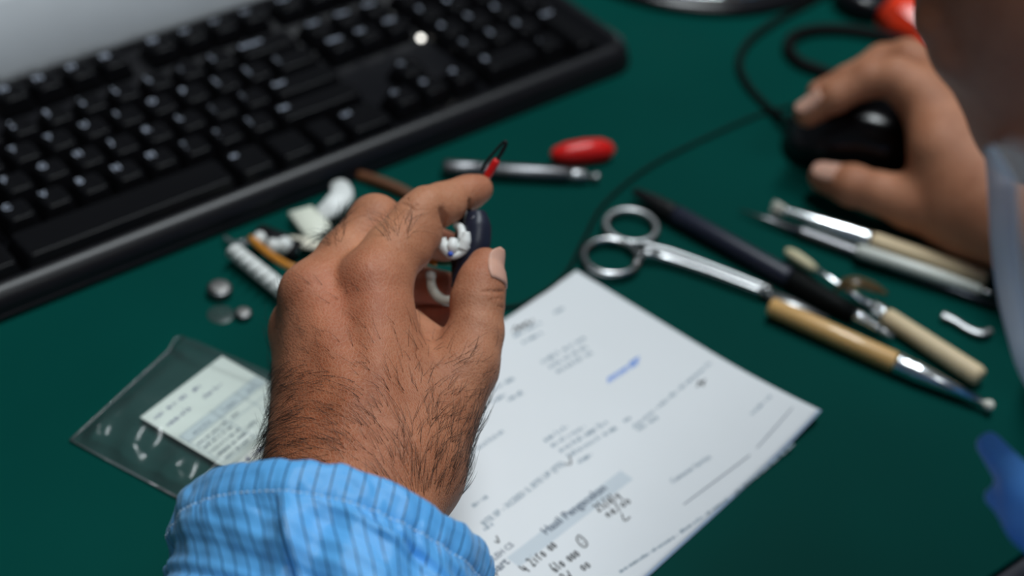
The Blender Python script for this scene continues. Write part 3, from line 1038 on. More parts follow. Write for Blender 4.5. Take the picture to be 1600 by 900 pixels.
pf = lambda u, v: page(u, v, .00025)
pf2 = lambda u, v: page(u, v, .00035)


def print_at(body, x0, y0, x1, y1, mt, name='printed_text', bold=.0):
    """line of lettering from one baseline point to the other"""
    u0, v0 = page_uv(x0, y0); u1, v1 = page_uv(x1, y1)
    me = text_mesh(body, 1.0, mt)
    co = A([tuple(v.co) for v in me.vertices]); bpy.data.meshes.remove(me)
    L = math.hypot(u1 - u0, v1 - v0)
    size = L / (co[:, 0].max() - co[:, 0].min())
    return decal_mesh(body, size, pf2, (u0, v0), mt, name, pp, bold * size, -math.atan2(v1 - v0, u1 - u0))


# pale band behind the heading
u0, v0 = page_uv(800, 880); u1, v1 = page_uv(978, 742)
mb = MB()
gridn = 24
us = np.linspace(u0, u1, gridn); vm = np.linspace(v0, v1, gridn)
pts_ = [pf(u, v - .0030) for u, v in zip(us, vm)] + [pf(u, v + .0038) for u, v in zip(us, vm)]
mb.add(pts_, [(i, i + 1, gridn + i + 1, gridn + i) for i in range(gridn - 1)])
mb.build('heading_band', M['band'], pp, smooth=False)
print_at('Hasil Pengecekan', 853, 838, 948, 766, M['inkd'], bold=.02)
print_at('BTE SP - XCEED 3, BTE UP (ITE)', 757, 824, 882, 728, M['ink'], bold=.022)
print_at('3LEH CS', 768, 882, 803, 855, M['inkd'], bold=.01)
print_at('Spart', 766, 906, 796, 882, M['inkd'], bold=.02)
print_at('Customer Service', 1051, 756, 1111, 716, M['ink'], bold=.015)
for seed, (x0, y0, x1, y1, h_) in enumerate((
        (849, 571, 917, 530, .0021), (860, 579, 918, 545, .0020), (872, 586, 924, 555, .0020), (804, 531, 846, 508, .0018), (818, 541, 848, 524, .0018),
        (868, 492, 884, 482, .0018), (770, 617, 803, 598, .0019), (772, 634, 790, 623, .0018), (796, 631, 819, 618, .0018), (726, 720, 788, 678, .0019),
        (853, 693, 888, 671, .0019), (864, 701, 916, 670, .0019), (877, 709, 952, 662, .0020), (888, 718, 962, 673, .0020), (905, 727, 929, 711, .0018),
        (977, 661, 988, 655, .0018), (993, 670, 1112, 570, .0018), (999, 674, 1034, 651, .0018), (718, 772, 734, 762, .0018), (741, 794, 763, 779, .0018),
        (759, 831, 772, 822, .0018), (1176, 651, 1204, 626, .0017), (970, 897, 1060, 838, .0012), (1065, 834, 1140, 780, .0012), (1150, 772, 1240, 700, .0012))):
    u0, v0 = page_uv(x0, y0); u1, v1 = page_uv(x1, y1)
    L = math.hypot(u1 - u0, v1 - v0); c, s = (u1 - u0) / L, (v1 - v0) / L
    ln = [[(u0 + a_ * c - b_ * s, v0 + a_ * s + b_ * c) for a_, b_ in q] for q in scrawl(0, 0, L, h_, seed + 70)]
    strokes(ln, .00068, pf, M['ink'], 'small_print', pp)


def px_strokes(lines, wd, mt, name):
    return strokes([[page_uv(*q) for q in l_] for l_ in lines], wd, pf2, mt, name, pp)


px_strokes([[(1068, 789), (1172, 712)], [(1182, 702), (1236, 645)]], .00045, M['inkd'], 'signature_line')
# blue date stamp
st = []
for (x, y) in ((958, 594), (975, 583), (992, 569)):
    for k in range(4):
        st.append([(x - 7 + k * 4, y + 6 - k * 2.6), (x - 8 + k * 4, y - 1 - k * 2.6), (x - 5 + k * 4, y - 3 - k * 2.4)])
for k in range(3):
    st.append([(987 + k * 4, 577 - k * 2.6), (984 + k * 4, 567 - k * 2.6)])
px_strokes(st, .0007, M['stamp'], 'date_stamp')
# handwriting
GL = {'4': [[(.1, 1), (.05, .35), (.9, .4)], [(.7, .75), (.6, -.1)]], '2': [[(.05, .8), (.4, 1), (.7, .75), (.3, .3), (.0, .0), (.8, .08)]],
      'i': [[(.4, .7), (.3, 0)], [(.45, 1), (.5, .95)]], 'r': [[(.2, .7), (.2, 0)], [(.2, .5), (.5, .75), (.8, .7)]], '5': [[(.8, 1), (.25, .95), (.2, .55), (.7, .5), (.6, .05), (.05, .05)]],
      'o': [[(.5, .6), (.15, .35), (.35, .02), (.75, .2), (.7, .55), (.45, .6)]], '6': [[(.7, 1), (.2, .5), (.2, .1), (.6, .0), (.7, .35), (.2, .4)]],
      '1': [[(.45, .95), (.35, 0)]], '/': [[(.9, 1.2), (.1, -.2)]], 'v': [[(.1, .5), (.4, 0), (.95, .95)]], 'n': [[(.1, .6), (.1, 0)], [(.1, .4), (.5, .65), (.6, 0)]],
      'l': [[(.5, 1.1), (.25, .1), (.6, .1)]], 'y': [[(.1, .6), (.35, .15), (.75, .6)], [(.75, .6), (.4, -.5)]], 'e': [[(.1, .3), (.7, .4), (.4, .65), (.1, .3), (.4, 0), (.8, .1)]],
      'L': [[(.5, 1), (.1, .05), (.9, .12)]], 'd': [[(.6, .5), (.2, .45), (.15, .1), (.5, .05), (.7, .4)], [(.75, 1.1), (.7, 0)]], '-': [[(.1, .35), (.8, .4)]]}


def handwrite(txt, x0, y0, x1, y1, hgt):
    u0, v0 = page_uv(x0, y0); u1, v1 = page_uv(x1, y1)
    n = len(txt); L = math.hypot(u1 - u0, v1 - v0); c, s_ = (u1 - u0) / L, (v1 - v0) / L
    ln = []
    for i, ch in enumerate(txt):
        for st_ in GL.get(ch, []):
            q = []
            for gx, gy in st_:
                a_ = L * (i + gx * .85) / n; b_ = gy * hgt
                q.append((u0 + a_ * c + b_ * s_, v0 + a_ * s_ - b_ * c))
            ln.append(q)
    o = strokes(ln, .00062, pf2, M['pen'], 'handwriting', pp); o['kind'] = 'stuff'


handwrite('4 2iro oo', 823, 897, 872, 854, .0046)
handwrite('61o ooo', 868, 897, 908, 868, .0048)
handwrite('2v  oo', 884, 912, 925, 886, .0044)
handwrite('25/dly', 936, 801, 972, 776, .0040)
handwrite('ne/oo', 951, 810, 988, 784, .0036)
handwrite('L', 975, 816, 989, 808, .0040)
handwrite('v', 776, 852, 786, 845, .0034)
handwrite('v', 886, 731, 902, 719, .0036)
px_strokes([[(901, 842), (904, 838), (911, 843), (917, 851), (914, 857), (907, 854), (901, 846), (901, 842)], [(905, 843), (907, 845)], [(910, 850), (912, 852)]], .0006, M['pen'], 'handwriting')
px_strokes([[(801, 523), (805, 513), (810, 520), (814, 510), (818, 516), (822, 505), (828, 511), (832, 501)], [(806, 517), (826, 506)],
            [(1089, 606), (1093, 597), (1097, 603), (1101, 594)], [(1092, 600), (1099, 597)], [(1090, 598), (1100, 604)]], .0007, M['pen'], 'scribble')

# ================================================================== PERSON
person = thing('person', Q(1900, 900, .60) * A([1, 1, 0]) + A([0, 0, -.3]), 'person in a striped blue work coat holding a tiny hearing aid and a mouse', 'person')


class Hand:
    """union of soft tapered chains"""
    def __init__(self):
        self.palm, self.fingers, self.cuts, self.bumps = [], [], [], []

    def __call__(self, p):
        p = np.asarray(p, np.float32)
        d = None
        for (a, b, ra, rb, k) in self.palm:
            q = cone_d(p, a, b, ra, rb)
            d = q if d is None else smin(d, q, k)
        fd = None
        for segs in self.fingers:
            q = None
            for (a, b, ra, rb) in segs:
                e = cone_d(p, a, b, ra, rb)
                q = e if q is None else smin(q, e, .0035)
            q = smin(q, d, .0075)
            fd = q if fd is None else smin(fd, q, .0012)
        d = fd if fd is not None else d
        for (a, b, ra, rb, k) in self.bumps:
            d = smin(d, cone_d(p, a, b, ra, rb), k)
        for (a, b, r, k) in self.cuts:
            d = smax(d, -cone_d(p, a, b, r, r), k)
        return d

    def chain(self, pts):
        self.fingers.append([(pts[i][0], pts[i + 1][0], pts[i][1], pts[i + 1][1]) for i in range(len(pts) - 1)])


LH = Hand()
W_ = LH.palm
# forearm and wrist
W_.append((Q(505, 905, .612), Q(522, 738, .648), .020, .0205, .02))
W_.append((Q(575, 910, .614), Q(606, 745, .650), .020, .0205, .02))
# metacarpals
W_.append((Q(606, 735, .652), Q(586, 442, .685), .0205, .0128, .012))
W_.append((Q(560, 735, .648), Q(490, 463, .688), .0205, .0120, .012))
W_.append((Q(520, 735, .652), Q(474, 516, .702), .0195, .0120, .012))
W_.append((Q(505, 735, .660), Q(492, 560, .718), .019, .0115, .012))
W_.append((Q(640, 722, .658), Q(727, 574, .680), .0195, .0112, .014))
W_.append((Q(630, 660, .690), Q(702, 590, .695), .016, .010, .014))
W_.append((Q(655, 650, .684), Q(640, 560, .694), .016, .009, .014))
W_.append((Q(708, 572, .690), Q(640, 512, .697), .0062, .0066, .008))
# fingers
idx = [(Q(586, 440, .685), .0128), (Q(614, 393, .693), .0113), (Q(648, 349, .702), .0096), (Q(667, 328, .706), .0083), (Q(690, 316, .711), .0074), (Q(713, 307, .716), .0064), (Q(732, 301, .720), .0066), (Q(748, 295, .723), .0058)]
LH.chain(idx)
LH.chain([(Q(490, 463, .688), .0120), (Q(540, 402, .701), .0106), (Q(586, 346, .713), .0104), (Q(655, 374, .736), .0085), (Q(694, 386, .738), .0070)])
LH.chain([(Q(474, 516, .702), .0120), (Q(560, 420, .737), .0098), (Q(640, 442, .753), .0084), (Q(692, 450, .748), .0072)])
LH.chain([(Q(492, 560, .718), .0115), (Q(575, 497, .750), .0088), (Q(640, 498, .761), .0078), (Q(697, 497, .755), .0068)])
thb = [(Q(727, 574, .680), .0116), (Q(744, 520, .685), .0102), (Q(746, 470, .690), .0100), (Q(752, 440, .692), .0088), (Q(758, 414, .695), .0068)]
LH.chain(thb)
# knuckle heads and tendons
LH.bumps += [(Q(572, 432, .6765), Q(588, 424, .679), .0060, .0060, .008),
             (Q(480, 450, .682), Q(492, 446, .684), .0060, .0060, .008),
             (Q(726, 574, .672), Q(738, 560, .674), .0060, .0050, .008),
             (Q(655, 322, .700), Q(664, 316, .702), .0046, .0046, .006),
             (Q(695, 328, .708), Q(704, 325, .710), .0046, .0046, .006), (Q(663, 372, .701), Q(650, 392, .697), .0060, .0060, .006)]
for (a, b) in (((588, 640, .643), (584, 450, .6745)), ((548, 640, .640), (494, 470, .678)), ((510, 640, .646), (472, 520, .692))):
    LH.bumps.append((Q(*a), Q(*b), .0050, .0046, .008))
# flexion creases
def crease(H, c, d, r, a0, a1, wd=.0005, k=.0016):
    """groove round part of a finger: 0 deg = picture-right/underside silhouette, 90 = towards the viewer"""
    d = nrm(d); e1 = nrm(np.cross(d, -FW)); e1 = e1 if e1 @ (RT - UP) > 0 else -e1
    e2 = np.cross(e1, d); e2 = e2 if e2 @ FW < 0 else -e2
    aa = np.radians(np.linspace(a0, a1, 5))
    p = [c + r * (math.cos(t) * e1 + math.sin(t) * e2) for t in aa]
    for i in range(4): H.cuts.append((p[i], p[i + 1], wd, k))


crease(LH, Q(666, 330, .7055), Q(690, 316, .711) - Q(648, 349, .702), .0090, -25, 62, .0007, .0026)
crease(LH, Q(713, 307, .716), Q(732, 301, .720) - Q(690, 316, .711), .0068, -25, 55, .0006, .0020)
for q_ in (-.0045, -.0015, .0018):
    crease(LH, Q(652, 342, .7025) + nrm(Q(690, 316, .711) - Q(648, 349, .702)) * q_, Q(690, 316, .711) - Q(648, 349, .702), .0097, 100, 150, .00022, .0008)
for q_ in (-.003, 0, .003):
    crease(LH, Q(746, 468, .690) + UP * q_, UP, .0101, 15, 80, .00022, .0009)


def bounds(H, pad=.016):
    pts = []
    for (a, b, *_r) in H.palm: pts += [a, b]
    for s in H.fingers:
        for (a, b, *_r) in s: pts += [a, b]
    pts = A(pts)
    return pts.min(0) - .03, pts.max(0) + .03


lo, hi = bounds(LH)
LV, LF = polygonise(LH, lo, hi, .0009)
_, LN = grad(LH, LV)

# right hand on the mouse
RH = Hand()
W_ = RH.palm
W_.append((P(1760, 440, .040), P(1540, 324, .031), .028, .0215, .02))
W_.append((P(1538, 314, .031), P(1440, 150, .060), .0225, .0125, .016))
W_.append((P(1538, 306, .034), P(1462, 118, .058), .021, .0120, .016))
W_.append((P(1558, 306, .034), P(1500, 110, .052), .020, .0115, .016))
W_.append((P(1530, 332, .0245), P(1425, 318, .020), .0165, .0122, .016))
W_.append((P(1505, 314, .026), P(1462, 230, .050), .016, .010, .016))
RH.chain([(P(1442, 150, .058), .0122), (P(1400, 122, .064), .0104), (P(1358, 122, .060), .0098), (P(1305, 150, .050), .0082), (P(1262, 177, .038), .0072)])
RH.chain([(P(1462, 118, .056), .0118), (P(1418, 92, .060), .0102), (P(1380, 98, .054), .0095), (P(1325, 128, .047), .0082), (P(1282, 146, .039), .0070)])
RH.chain([(P(1500, 110, .050), .0112), (P(1460, 100, .048), .0095), (P(1420, 110, .035), .0085), (P(1370, 135, .014), .0070)])
RH.chain([(P(1425, 318, .022), .0122), (P(1375, 302, .021), .0104), (P(1332, 290, .019), .0104), (P(1287, 277, .015), .0078)])
lo, hi = bounds(RH)
RV, RF = polygonise(RH, lo, hi, .0014)
_, RN = grad(RH, RV)

# head (three-quarter from behind the cheek), leaning in over the bench
HU = nrm(-.30 * RT + .95 * UP - .05 * FW); HF = nrm(-.93 * RT - .29 * UP + .30 * FW); HF = nrm(HF - HU * (HF @ HU)); HS = np.cross(HU, HF)   # HS = side towards its left
CH0 = Q(1572, 318, .535)             # chin point
hc = CH0 + HU * .120 - HF * .082     # skull centre


def hp(f_, s_, u_):
    return hc + HF * f_ + HS * s_ + HU * u_


HAX = A([HF, HS, HU])


def head_sdf(p):
    p = np.asarray(p, np.float32)
    d = ell_d(p, hp(-.008, 0, .025), HAX, (.098, .077, .100))
    d = smin(d, ell_d(p, hp(.030, 0, -.050), HAX, (.060, .060, .072)), .03)
    d = smin(d, cone_d(p, hp(.066, 0, -.100), hp(.058, 0, -.080), .018, .024), .02)      # chin
    d = smin(d, cone_d(p, hp(.086, 0, .008), hp(.104, 0, -.032), .008, .012), .012)       # nose
    for s_ in (-1, 1):
        d = smin(d, cone_d(p, hp(.096, s_ * .010, -.036), hp(.090, s_ * .014, -.034), .007, .007), .006)
        d = smin(d, cone_d(p, hp(.084, s_ * .016, .024), hp(.070, s_ * .048, .024), .010, .009), .014)   # brow
        d = smin(d, cone_d(p, hp(.062, s_ * .048, -.018), hp(.030, s_ * .066, -.012), .013, .012), .02)  # cheek
        d = smax(d, -cone_d(p, hp(.098, s_ * .031, .006), hp(.098, s_ * .036, .006), .011, .011), .010)  # eye socket
        d = smin(d, cone_d(p, hp(.076, s_ * .032, .006), hp(.076, s_ * .034, .006), .0125, .0125), .003)  # eyeball
        d = smin(d, cone_d(p, hp(.066, s_ * .044, -.100), hp(-.008, s_ * .062, -.062), .012, .016), .02) if False else d
        # ear
        d = smin(d, ell_d(p, hp(-.012, s_ * .079, -.004), HAX, (.018, .007, .032)), .006)
        d = smax(d, -ell_d(p, hp(-.008, s_ * .087, .002), HAX, (.009, .005, .018)), .004)
    d = smin(d, cone_d(p, hp(.086, -.020, -.062), hp(.086, .020, -.062), .006, .006), .006)   # upper lip
    d = smin(d, cone_d(p, hp(.083, -.017, -.073), hp(.083, .017, -.073), .007, .007), .006)   # lower lip
    d = smax(d, -cone_d(p, hp(.095, -.022, -.0675), hp(.095, .022, -.0675), .0022, .0022), .003)
    d = smin(d, cone_d(p, hp(-.030, 0, -.060), hp(-.075, 0, -.190), .055, .060), .03)          # neck
    return d


HV, HFc = polygonise(head_sdf, hc - .24, hc + .17, .0036)

# ---- sleeve axis of the raised hand
RC = Q(522, 852, .612)
FD = nrm(-.57 * FW + .82 * (-.98 * UP - .20 * RT))            # towards the elbow
VM = .20
# torso stays inside the coat: joined coarse mass so hands, neck and arms belong to one body
SHL, SHR = A([.13, -.665, .215]), A([.48, -.665, .19])
ELB_L = RC + FD * (VM + .012) + A([0, 0, .21 * (VM - .03)]) + RT * .023; ELB_R = A([.66, -.47, .085])
neck_b = hp(-.075, 0, -.19)


def body_sdf(p):
    p = np.asarray(p, np.float32)
    d = cone_d(p, neck_b, (SHL + SHR) / 2 + A([0, -.01, .0]), .055, .09)
    d = smin(d, cone_d(p, SHL, SHR, .055, .055), .05)
    d = smin(d, cone_d(p, (SHL + SHR) / 2 + A([0, -.03, -.03]), A([.31, -.80, -.32]), .13, .14), .06)
    d = smin(d, cone_d(p, SHL, ELB_L, .048, .036), .04)
    d = smin(d, cone_d(p, SHR, ELB_R, .048, .036), .04)
    d = smin(d, cone_d(p, ELB_L, RC + FD * .05 + RT * .01, .036, .024), .03)
    d = smin(d, cone_d(p, ELB_R, P(1740, 440, .040), .036, .026), .03)
    return d


BV, BF = polygonise(body_sdf, A([-.10, -1.0, -.48]), A([.72, -.15, .40]), .010)

nv = [len(LV), len(RV), len(HV), len(BV)]
V = np.concatenate([LV, RV, HV, BV])
Fc = np.concatenate([LF, RF + nv[0], HFc + nv[0] + nv[1], BF + nv[0] + nv[1] + nv[2]])
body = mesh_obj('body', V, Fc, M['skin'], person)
# skin tint: naturally redder knuckles and finger pads, plus painted finger light and wrist shade
tint = np.ones((len(V), 4), np.float32)


def tint_spot(c, r, col, upto=None):
    d = np.linalg.norm(V - c, axis=1); w_ = np.clip(1 - d / r, 0, 1)[:, None] ** 1.3
    tint[:, :3] = tint[:, :3] * (1 - w_) + tint[:, :3] * A(col) * w_


for c, r in ((Q(470, 445, .676), .018), (Q(570, 440, .672), .018), (Q(545, 470, .668), .024), (Q(430, 505, .69), .014), (Q(520, 560, .66), .03)):
    tint_spot(c, r * 1.4, (1.04, .92, .90))
for c, r in ((Q(700, 380, .735), .016), (Q(690, 450, .745), .020), (Q(690, 498, .752), .02), (Q(660, 470, .745), .02)):
    tint_spot(c, r, (1.15, .82, .86))
for c, r in ((Q(755, 290, .72), .02), (Q(755, 420, .69), .016), (P(1265, 168, .034), .02), (P(1290, 268, .015), .02)):
    tint_spot(c, r, (1.2, 1.08, 1.10))
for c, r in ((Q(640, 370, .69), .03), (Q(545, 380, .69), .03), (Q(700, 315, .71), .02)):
    tint_spot(c, r, (1.25, 1.30, 1.28))  # lighter fingers: the light on them is painted into the skin colour
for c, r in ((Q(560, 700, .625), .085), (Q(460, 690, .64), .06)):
    tint_spot(c, r, (.92, .76, .64))  # darker, warmer wrist: its shade is painted into the skin colour
nb = nv[0] + nv[1]
tint[nb:, :3] *= A([1.0, .84, .76])
tint_spot(Q(597, 634, .628), .004, (.3, .25, .25))
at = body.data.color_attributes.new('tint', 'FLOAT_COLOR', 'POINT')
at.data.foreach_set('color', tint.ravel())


# short dark hair on the head
def scalp_sdf(p):
    p = np.asarray(p, np.float32)
    d = ell_d(p, hp(-.010, 0, .026), HAX, (.101, .081, .105))
    d = smin(d, cone_d(p, hp(-.050, 0, -.03), hp(-.060, 0, -.06), .062, .050), .02)
    q = (p - hc) @ HAX.T.astype(np.float32)
    cut = q[:, 0] * .80 - q[:, 2] * .55 + .002 + .004 * np.sin(q[:, 1] * 300) * np.sin(q[:, 2] * 260)     # hairline plane
    d = smax(d, cut, .006)
    return d + .0009 * np.sin(p[:, 0] * 900) * np.sin(p[:, 1] * 850) * np.sin(p[:, 2] * 950)


SV, SFc = polygonise(scalp_sdf, hc - .15, hc + .15, .0028)
o = mesh_obj('head_hair', SV, SFc, M['hair'], person); o['label'] = 'short dark hair'


# nails
def nail(chain, ctr, half, t0, t1, sdf, name='nail'):
    (p0, r0), (p1, r1) = chain[-2], chain[-1]
    d = nrm(p1 - p0); ctr = nrm(ctr - d * (ctr @ d)); sd_ = np.cross(d, ctr)
    L = np.linalg.norm(p1 - p0)
    vs = []; nu, nvv = 10, 12
    for j in range(nvv + 1):
        t = t0 + (t1 - t0) * j / nvv
        s = max(0, min(1, t))
        r = r0 + (r1 - r0) * s + .0004
        c = p0 + d * (L * t)
        wf = half * (1 - .25 * abs(2 * j / nvv - 1) ** 3) * math.sqrt(max(.12, 1 - max(0, (j / nvv - .62) / .38) ** 2.2))
        for i in range(nu + 1):
            a_ = wf * (2 * i / nu - 1)
            vs.append(c + r * (math.cos(a_) * ctr + math.sin(a_) * sd_) - ctr * .0012 * max(0, t - 1) * 1.5)
    vs = A(vs)
    d_, g_ = grad(sdf, vs)
    tt = np.repeat(t0 + (t1 - t0) * np.arange(nvv + 1) / nvv, nu + 1)
    k_ = np.clip((1.12 - tt) / .25, 0, 1)
    vs = vs - ((d_ - .0002) * k_)[:, None] * g_
    f = [(j * (nu + 1) + i, j * (nu + 1) + i + 1, (j + 1) * (nu + 1) + i + 1, (j + 1) * (nu + 1) + i) for j in range(nvv) for i in range(nu)]
    o = mesh_obj(name, vs, f, M['nail'], person)
    md = o.modifiers.new('thick', 'SOLIDIFY'); md.thickness = .0006; md.offset = 0
    return o


nail([thb[2], thb[-1]], RT * .80 - FW * .52, .85, .48, 1.45, LH)
rix = [(P(1305, 150, .050), .0082), (P(1262, 177, .038), .0072)]
nail(rix, UP * .5 - FW * .55 - RT * .1, .75, .25, 1.2, RH)
rth = [(P(1332, 290, .019), .0104), (P(1287, 277, .015), .0078)]
nail(rth, UP * .35 - FW * .85, .7, .40, 1.25, RH)

# fine dark hairs on the back of the raised hand
rnd = random.Random(11)
SP = S(LV)
facing = -np.einsum('ij,ij->i', LN, nrm(FW)[None, :].repeat(len(LV), 0))
HRv, HRf, hn = [], [], 0


def grow(i, dirpx, L, lift, curl):
    global hn
    p = LV[i]; n_ = LN[i]
    t = RT * dirpx[0] - UP * dirpx[1]
    t = nrm(t - n_ * (t @ n_))
    sd_ = np.cross(n_, t)
    pts = []
    for s in np.linspace(0, 1, 6):
        pts.append(p + t * L * s + n_ * (lift * L * s * (1 - .55 * s) + .0001) + sd_ * curl * L * s * s)
    v, f = tube(pts, [.000062, .000055, .000022], 3)
    HRv.append(v); HRf.extend([tuple(q + hn for q in ff) for ff in f]); hn += len(v)


cand = np.where(facing > -.15)[0]
cnt_ = 0
tries = 0
while cnt_ < 1350 and tries < 60000:
    tries += 1
    i = int(cand[rnd.randrange(len(cand))]); x, y, _ = SP[i]
    if y < 300 or y > 775 or x < 415 or x > 800: continue
    w_ = 0
    if y > 440:
        w_ = .10 + .70 * max(0, (y - 540) / 200) ** 1.1
        if x < 480 and y > 560: w_ += .45
        if x > 650 and y > 540: w_ += .18
        if x > 760 or (x > 700 and y < 520): w_ = .03
    if y < 330 or (x > 690 and y < 540): w_ = 0
    if 440 <= y < 500 and x > 560: w_ *= .25
    if rnd.random() > w_: continue
    # direction field, in picture terms of the back of the hand
    u = (x - 430) / 300
    ang = np.interp(u, [0, .25, .5, .68, .8, 1.0], [170, 195, 232, 262, 300, 325])       # degrees, y down
    if y < 560: ang = np.interp(u, [0, .5, 1], [205, 235, 300])
    ang += rnd.gauss(0, 13)
    dirpx = (math.cos(math.radians(ang)), math.sin(math.radians(ang)))
    L = rnd.uniform(.0045, .0125) * (1.15 if y > 640 else .85)
    grow(i, dirpx, L, rnd.uniform(.15, .42), rnd.uniform(-.25, .25))
    cnt_ += 1
# tufts on the index and middle fingers
for (cx, cy, rx, ry, num, a0, a1) in ((622, 362, 26, 20, 46, 200, 330), (522, 352, 18, 36, 75, 170, 290)):
    d2 = ((SP[:, 0] - cx) / rx) ** 2 + ((SP[:, 1] - cy) / ry) ** 2
    c2 = np.where((d2 < 1) & (facing > -.3))[0]
    for _ in range(num):
        i = int(c2[rnd.randrange(len(c2))])
        u = (SP[i, 0] - cx) / rx
        ang = math.radians((a0 + a1) / 2 + (a1 - a0) / 2 * u * .8 + rnd.gauss(0, 18))
        grow(i, (math.cos(ang), math.sin(ang)), rnd.uniform(.0065, .0125), rnd.uniform(.3, .75), rnd.uniform(-.6, .6))
o = mesh_obj('hand_hair', np.concatenate(HRv), HRf, M['hair'], person); o['kind'] = 'stuff'
o['label'] = 'fine dark hairs on the back of the hand'

# ---- sleeve of the raised hand
SX = nrm(RT - FD * (RT @ FD)); SY = np.cross(SX, FD)
if SY @ UP < 0: SY = -SY
NU = 640


def noise1(x, seed, n=64):
    r_ = np.random.RandomState(seed).rand(n) * 2 - 1
    x = np.mod(x, n); i0 = np.floor(x).astype(int); f_ = x - i0; f_ = f_ * f_ * (3 - 2 * f_)
    return r_[i0 % n] * (1 - f_) + r_[(i0 + 1) % n] * f_


th = np.linspace(0, 2 * np.pi, NU, endpoint=False)
vv = np.concatenate([np.linspace(-.010, 0, 8)[:-1] * 0 - 0, np.r_[0:.016:40j], np.r_[.0165:.08:85j], np.r_[.083:VM:25j]])
vv = np.concatenate([np.full(5, 0.), vv[7:]])
SEAM = .0118
TH_, VV_ = np.meshgrid(th, vv, indexing='xy')
Rr = np.interp(vv, [0, .0015, .004, .009, SEAM, .016, .028, .05, .10, VM], [.0545, .0554, .0560, .0559, .0553, .0558, .0556, .0520, .049, .045])[:, None] * np.ones_like(TH_)
ph = TH_ / (2 * np.pi)
band = np.clip(1 - np.abs(VV_ - .006) / .009, 0, 1)
gath = np.exp(-((VV_ - SEAM) / .006) ** 2)
Rr += .0009 * noise1(ph * 64 + 3 * VV_ / .02, 5) * band + .0007 * noise1(ph * 128, 7, 128) * gath
below = np.clip((VV_ - SEAM) / .008, 0, 1)
Rr += below * (.0012 * noise1(ph * 64 + VV_ * 18, 9, 64) * np.exp(-(VV_ - SEAM) / .015) + .0022 * noise1(ph * 32 - VV_ * 40, 12, 32) + .0026 * noise1(ph * 16 + VV_ * 90, 15, 16) + .0017 * noise1(ph * 32 + VV_ * 260, 21, 32))
# crosswise puckers
Rr += below * .0010 * np.sin(VV_ * 420 + 3.0 * noise1(ph * 16, 31, 16)) * np.clip(noise1(ph * 8 + 3, 33, 8), 0, 1)
# the lapped fold that runs up to the seam
t_f = math.atan2(.93, -.20)
df = np.angle(np.exp(1j * (TH_ - t_f)))
Rr += below * .0026 * (np.tanh(-df / .010) * np.exp(-np.abs(df) / .22))
Rr -= .0003 * np.exp(-((VV_ - SEAM) / .0007) ** 2)
shift = .0011 * noise1(ph * 64 + .3, 41) * np.clip(1 - VV_ / .012, 0, 1) + .0022 * noise1(ph * 8, 43, 8) * np.clip(1 - VV_ / .08, 0, 1)
# first rows form the turned-in rim
for k, (dr, dv) in enumerate(((-.0042, .012), (-.0036, .006), (-.0030, .002), (-.0022, .0004), (-.0010, -.0003))):
    Rr[k] += dr; shift[k] += dv
PTS = RC + Rr[..., None] * (np.cos(TH_)[..., None] * SX + np.sin(TH_)[..., None] * SY) + (VV_ + shift)[..., None] * FD + (.21 * np.maximum(VV_ - .04, 0))[..., None] * A([0, 0, 1.]) + (.42 * np.maximum(VV_ - .012, 0) - .42 * np.maximum(VV_ - .07, 0))[..., None] * RT
SVt = PTS.reshape(-1, 3)
nr = len(vv)
ii = np.arange(NU)
SF = np.concatenate([np.stack([k * NU + ii, k * NU + (ii + 1) % NU, (k + 1) * NU + (ii + 1) % NU, (k + 1) * NU + ii], 1) for k in range(nr - 1)])
sleeve = mesh_obj('sleeve', SVt, SF, M['stripe'], person)
sleeve['label'] = 'pale blue sleeve with dark pinstripes and a gathered cuff'
uvl = sleeve.data.uv_layers.new(name='UVMap')
li = np.zeros(len(sleeve.data.loops), np.int32); sleeve.data.loops.foreach_get('vertex_index', li)
uu = (TH_ / (2 * np.pi) * 5.0 * 70).reshape(-1); wv_ = (VV_ * 1000).reshape(-1)
lu = uu[li].reshape(-1, 4); wrap = lu.max(1) - lu.min(1) > 100
lu[wrap] = np.where(lu[wrap] < 100, lu[wrap] + 350, lu[wrap])
wob = 0.0
uvl.data.foreach_set('uv', np.stack([lu.reshape(-1), wv_[li]], 1).astype(np.float32).ravel())
# stitches along the seam
mb = MB()
ks = int(np.argmin(np.abs(vv - SEAM)))
for k in range(0, 150):
    i0 = int(k / 150 * NU); i1 = int((k + .62) / 150 * NU)
    nrml = np.cos(th[i0]) * SX + np.sin(th[i0]) * SY
    p0, p1 = PTS[ks, i0] + nrml * .0001, PTS[ks, i1 % NU] + nrml * .0001
    mb.add(*tube([p0, (p0 + p1) / 2 + nrml * .00022, p1], [.00016, .00026, .00016], 5))
o = mb.build('stitching', mat('pale_thread', (.60, .78, .92), .6), sleeve); o['kind'] = 'stuff'

# ---- rest of the coat
def coat_sdf(p):
    p = np.asarray(p, np.float32)
    d = cone_d(p, SHL, SHR, .066, .066)
    d = smin(d, cone_d(p, (SHL + SHR) / 2 + A([0, -.03, -.03]), A([.31, -.80, -.36]), .145, .155), .06)
    d = smin(d, cone_d(p, SHL, ELB_L, .062, .046), .04)
    d = smin(d, cone_d(p, SHR, ELB_R, .062, .052), .04)
    d = smin(d, cone_d(p, ELB_R, P(1790, 480, .058), .052, .042), .03)
    d = smin(d, cone_d(p, ELB_L, RC + FD * .185 + A([0, 0, .21 * .145]) + RT * .023, .046, .045), .03)
    d = d + .003 * np.sin(p[:, 0] * 60 + p[:, 2] * 40) * np.sin(p[:, 1] * 50)
    d = smax(d, -cone_d(p, neck_b + HU * .06, neck_b - HU * .02, .066, .07), .01)
    return d


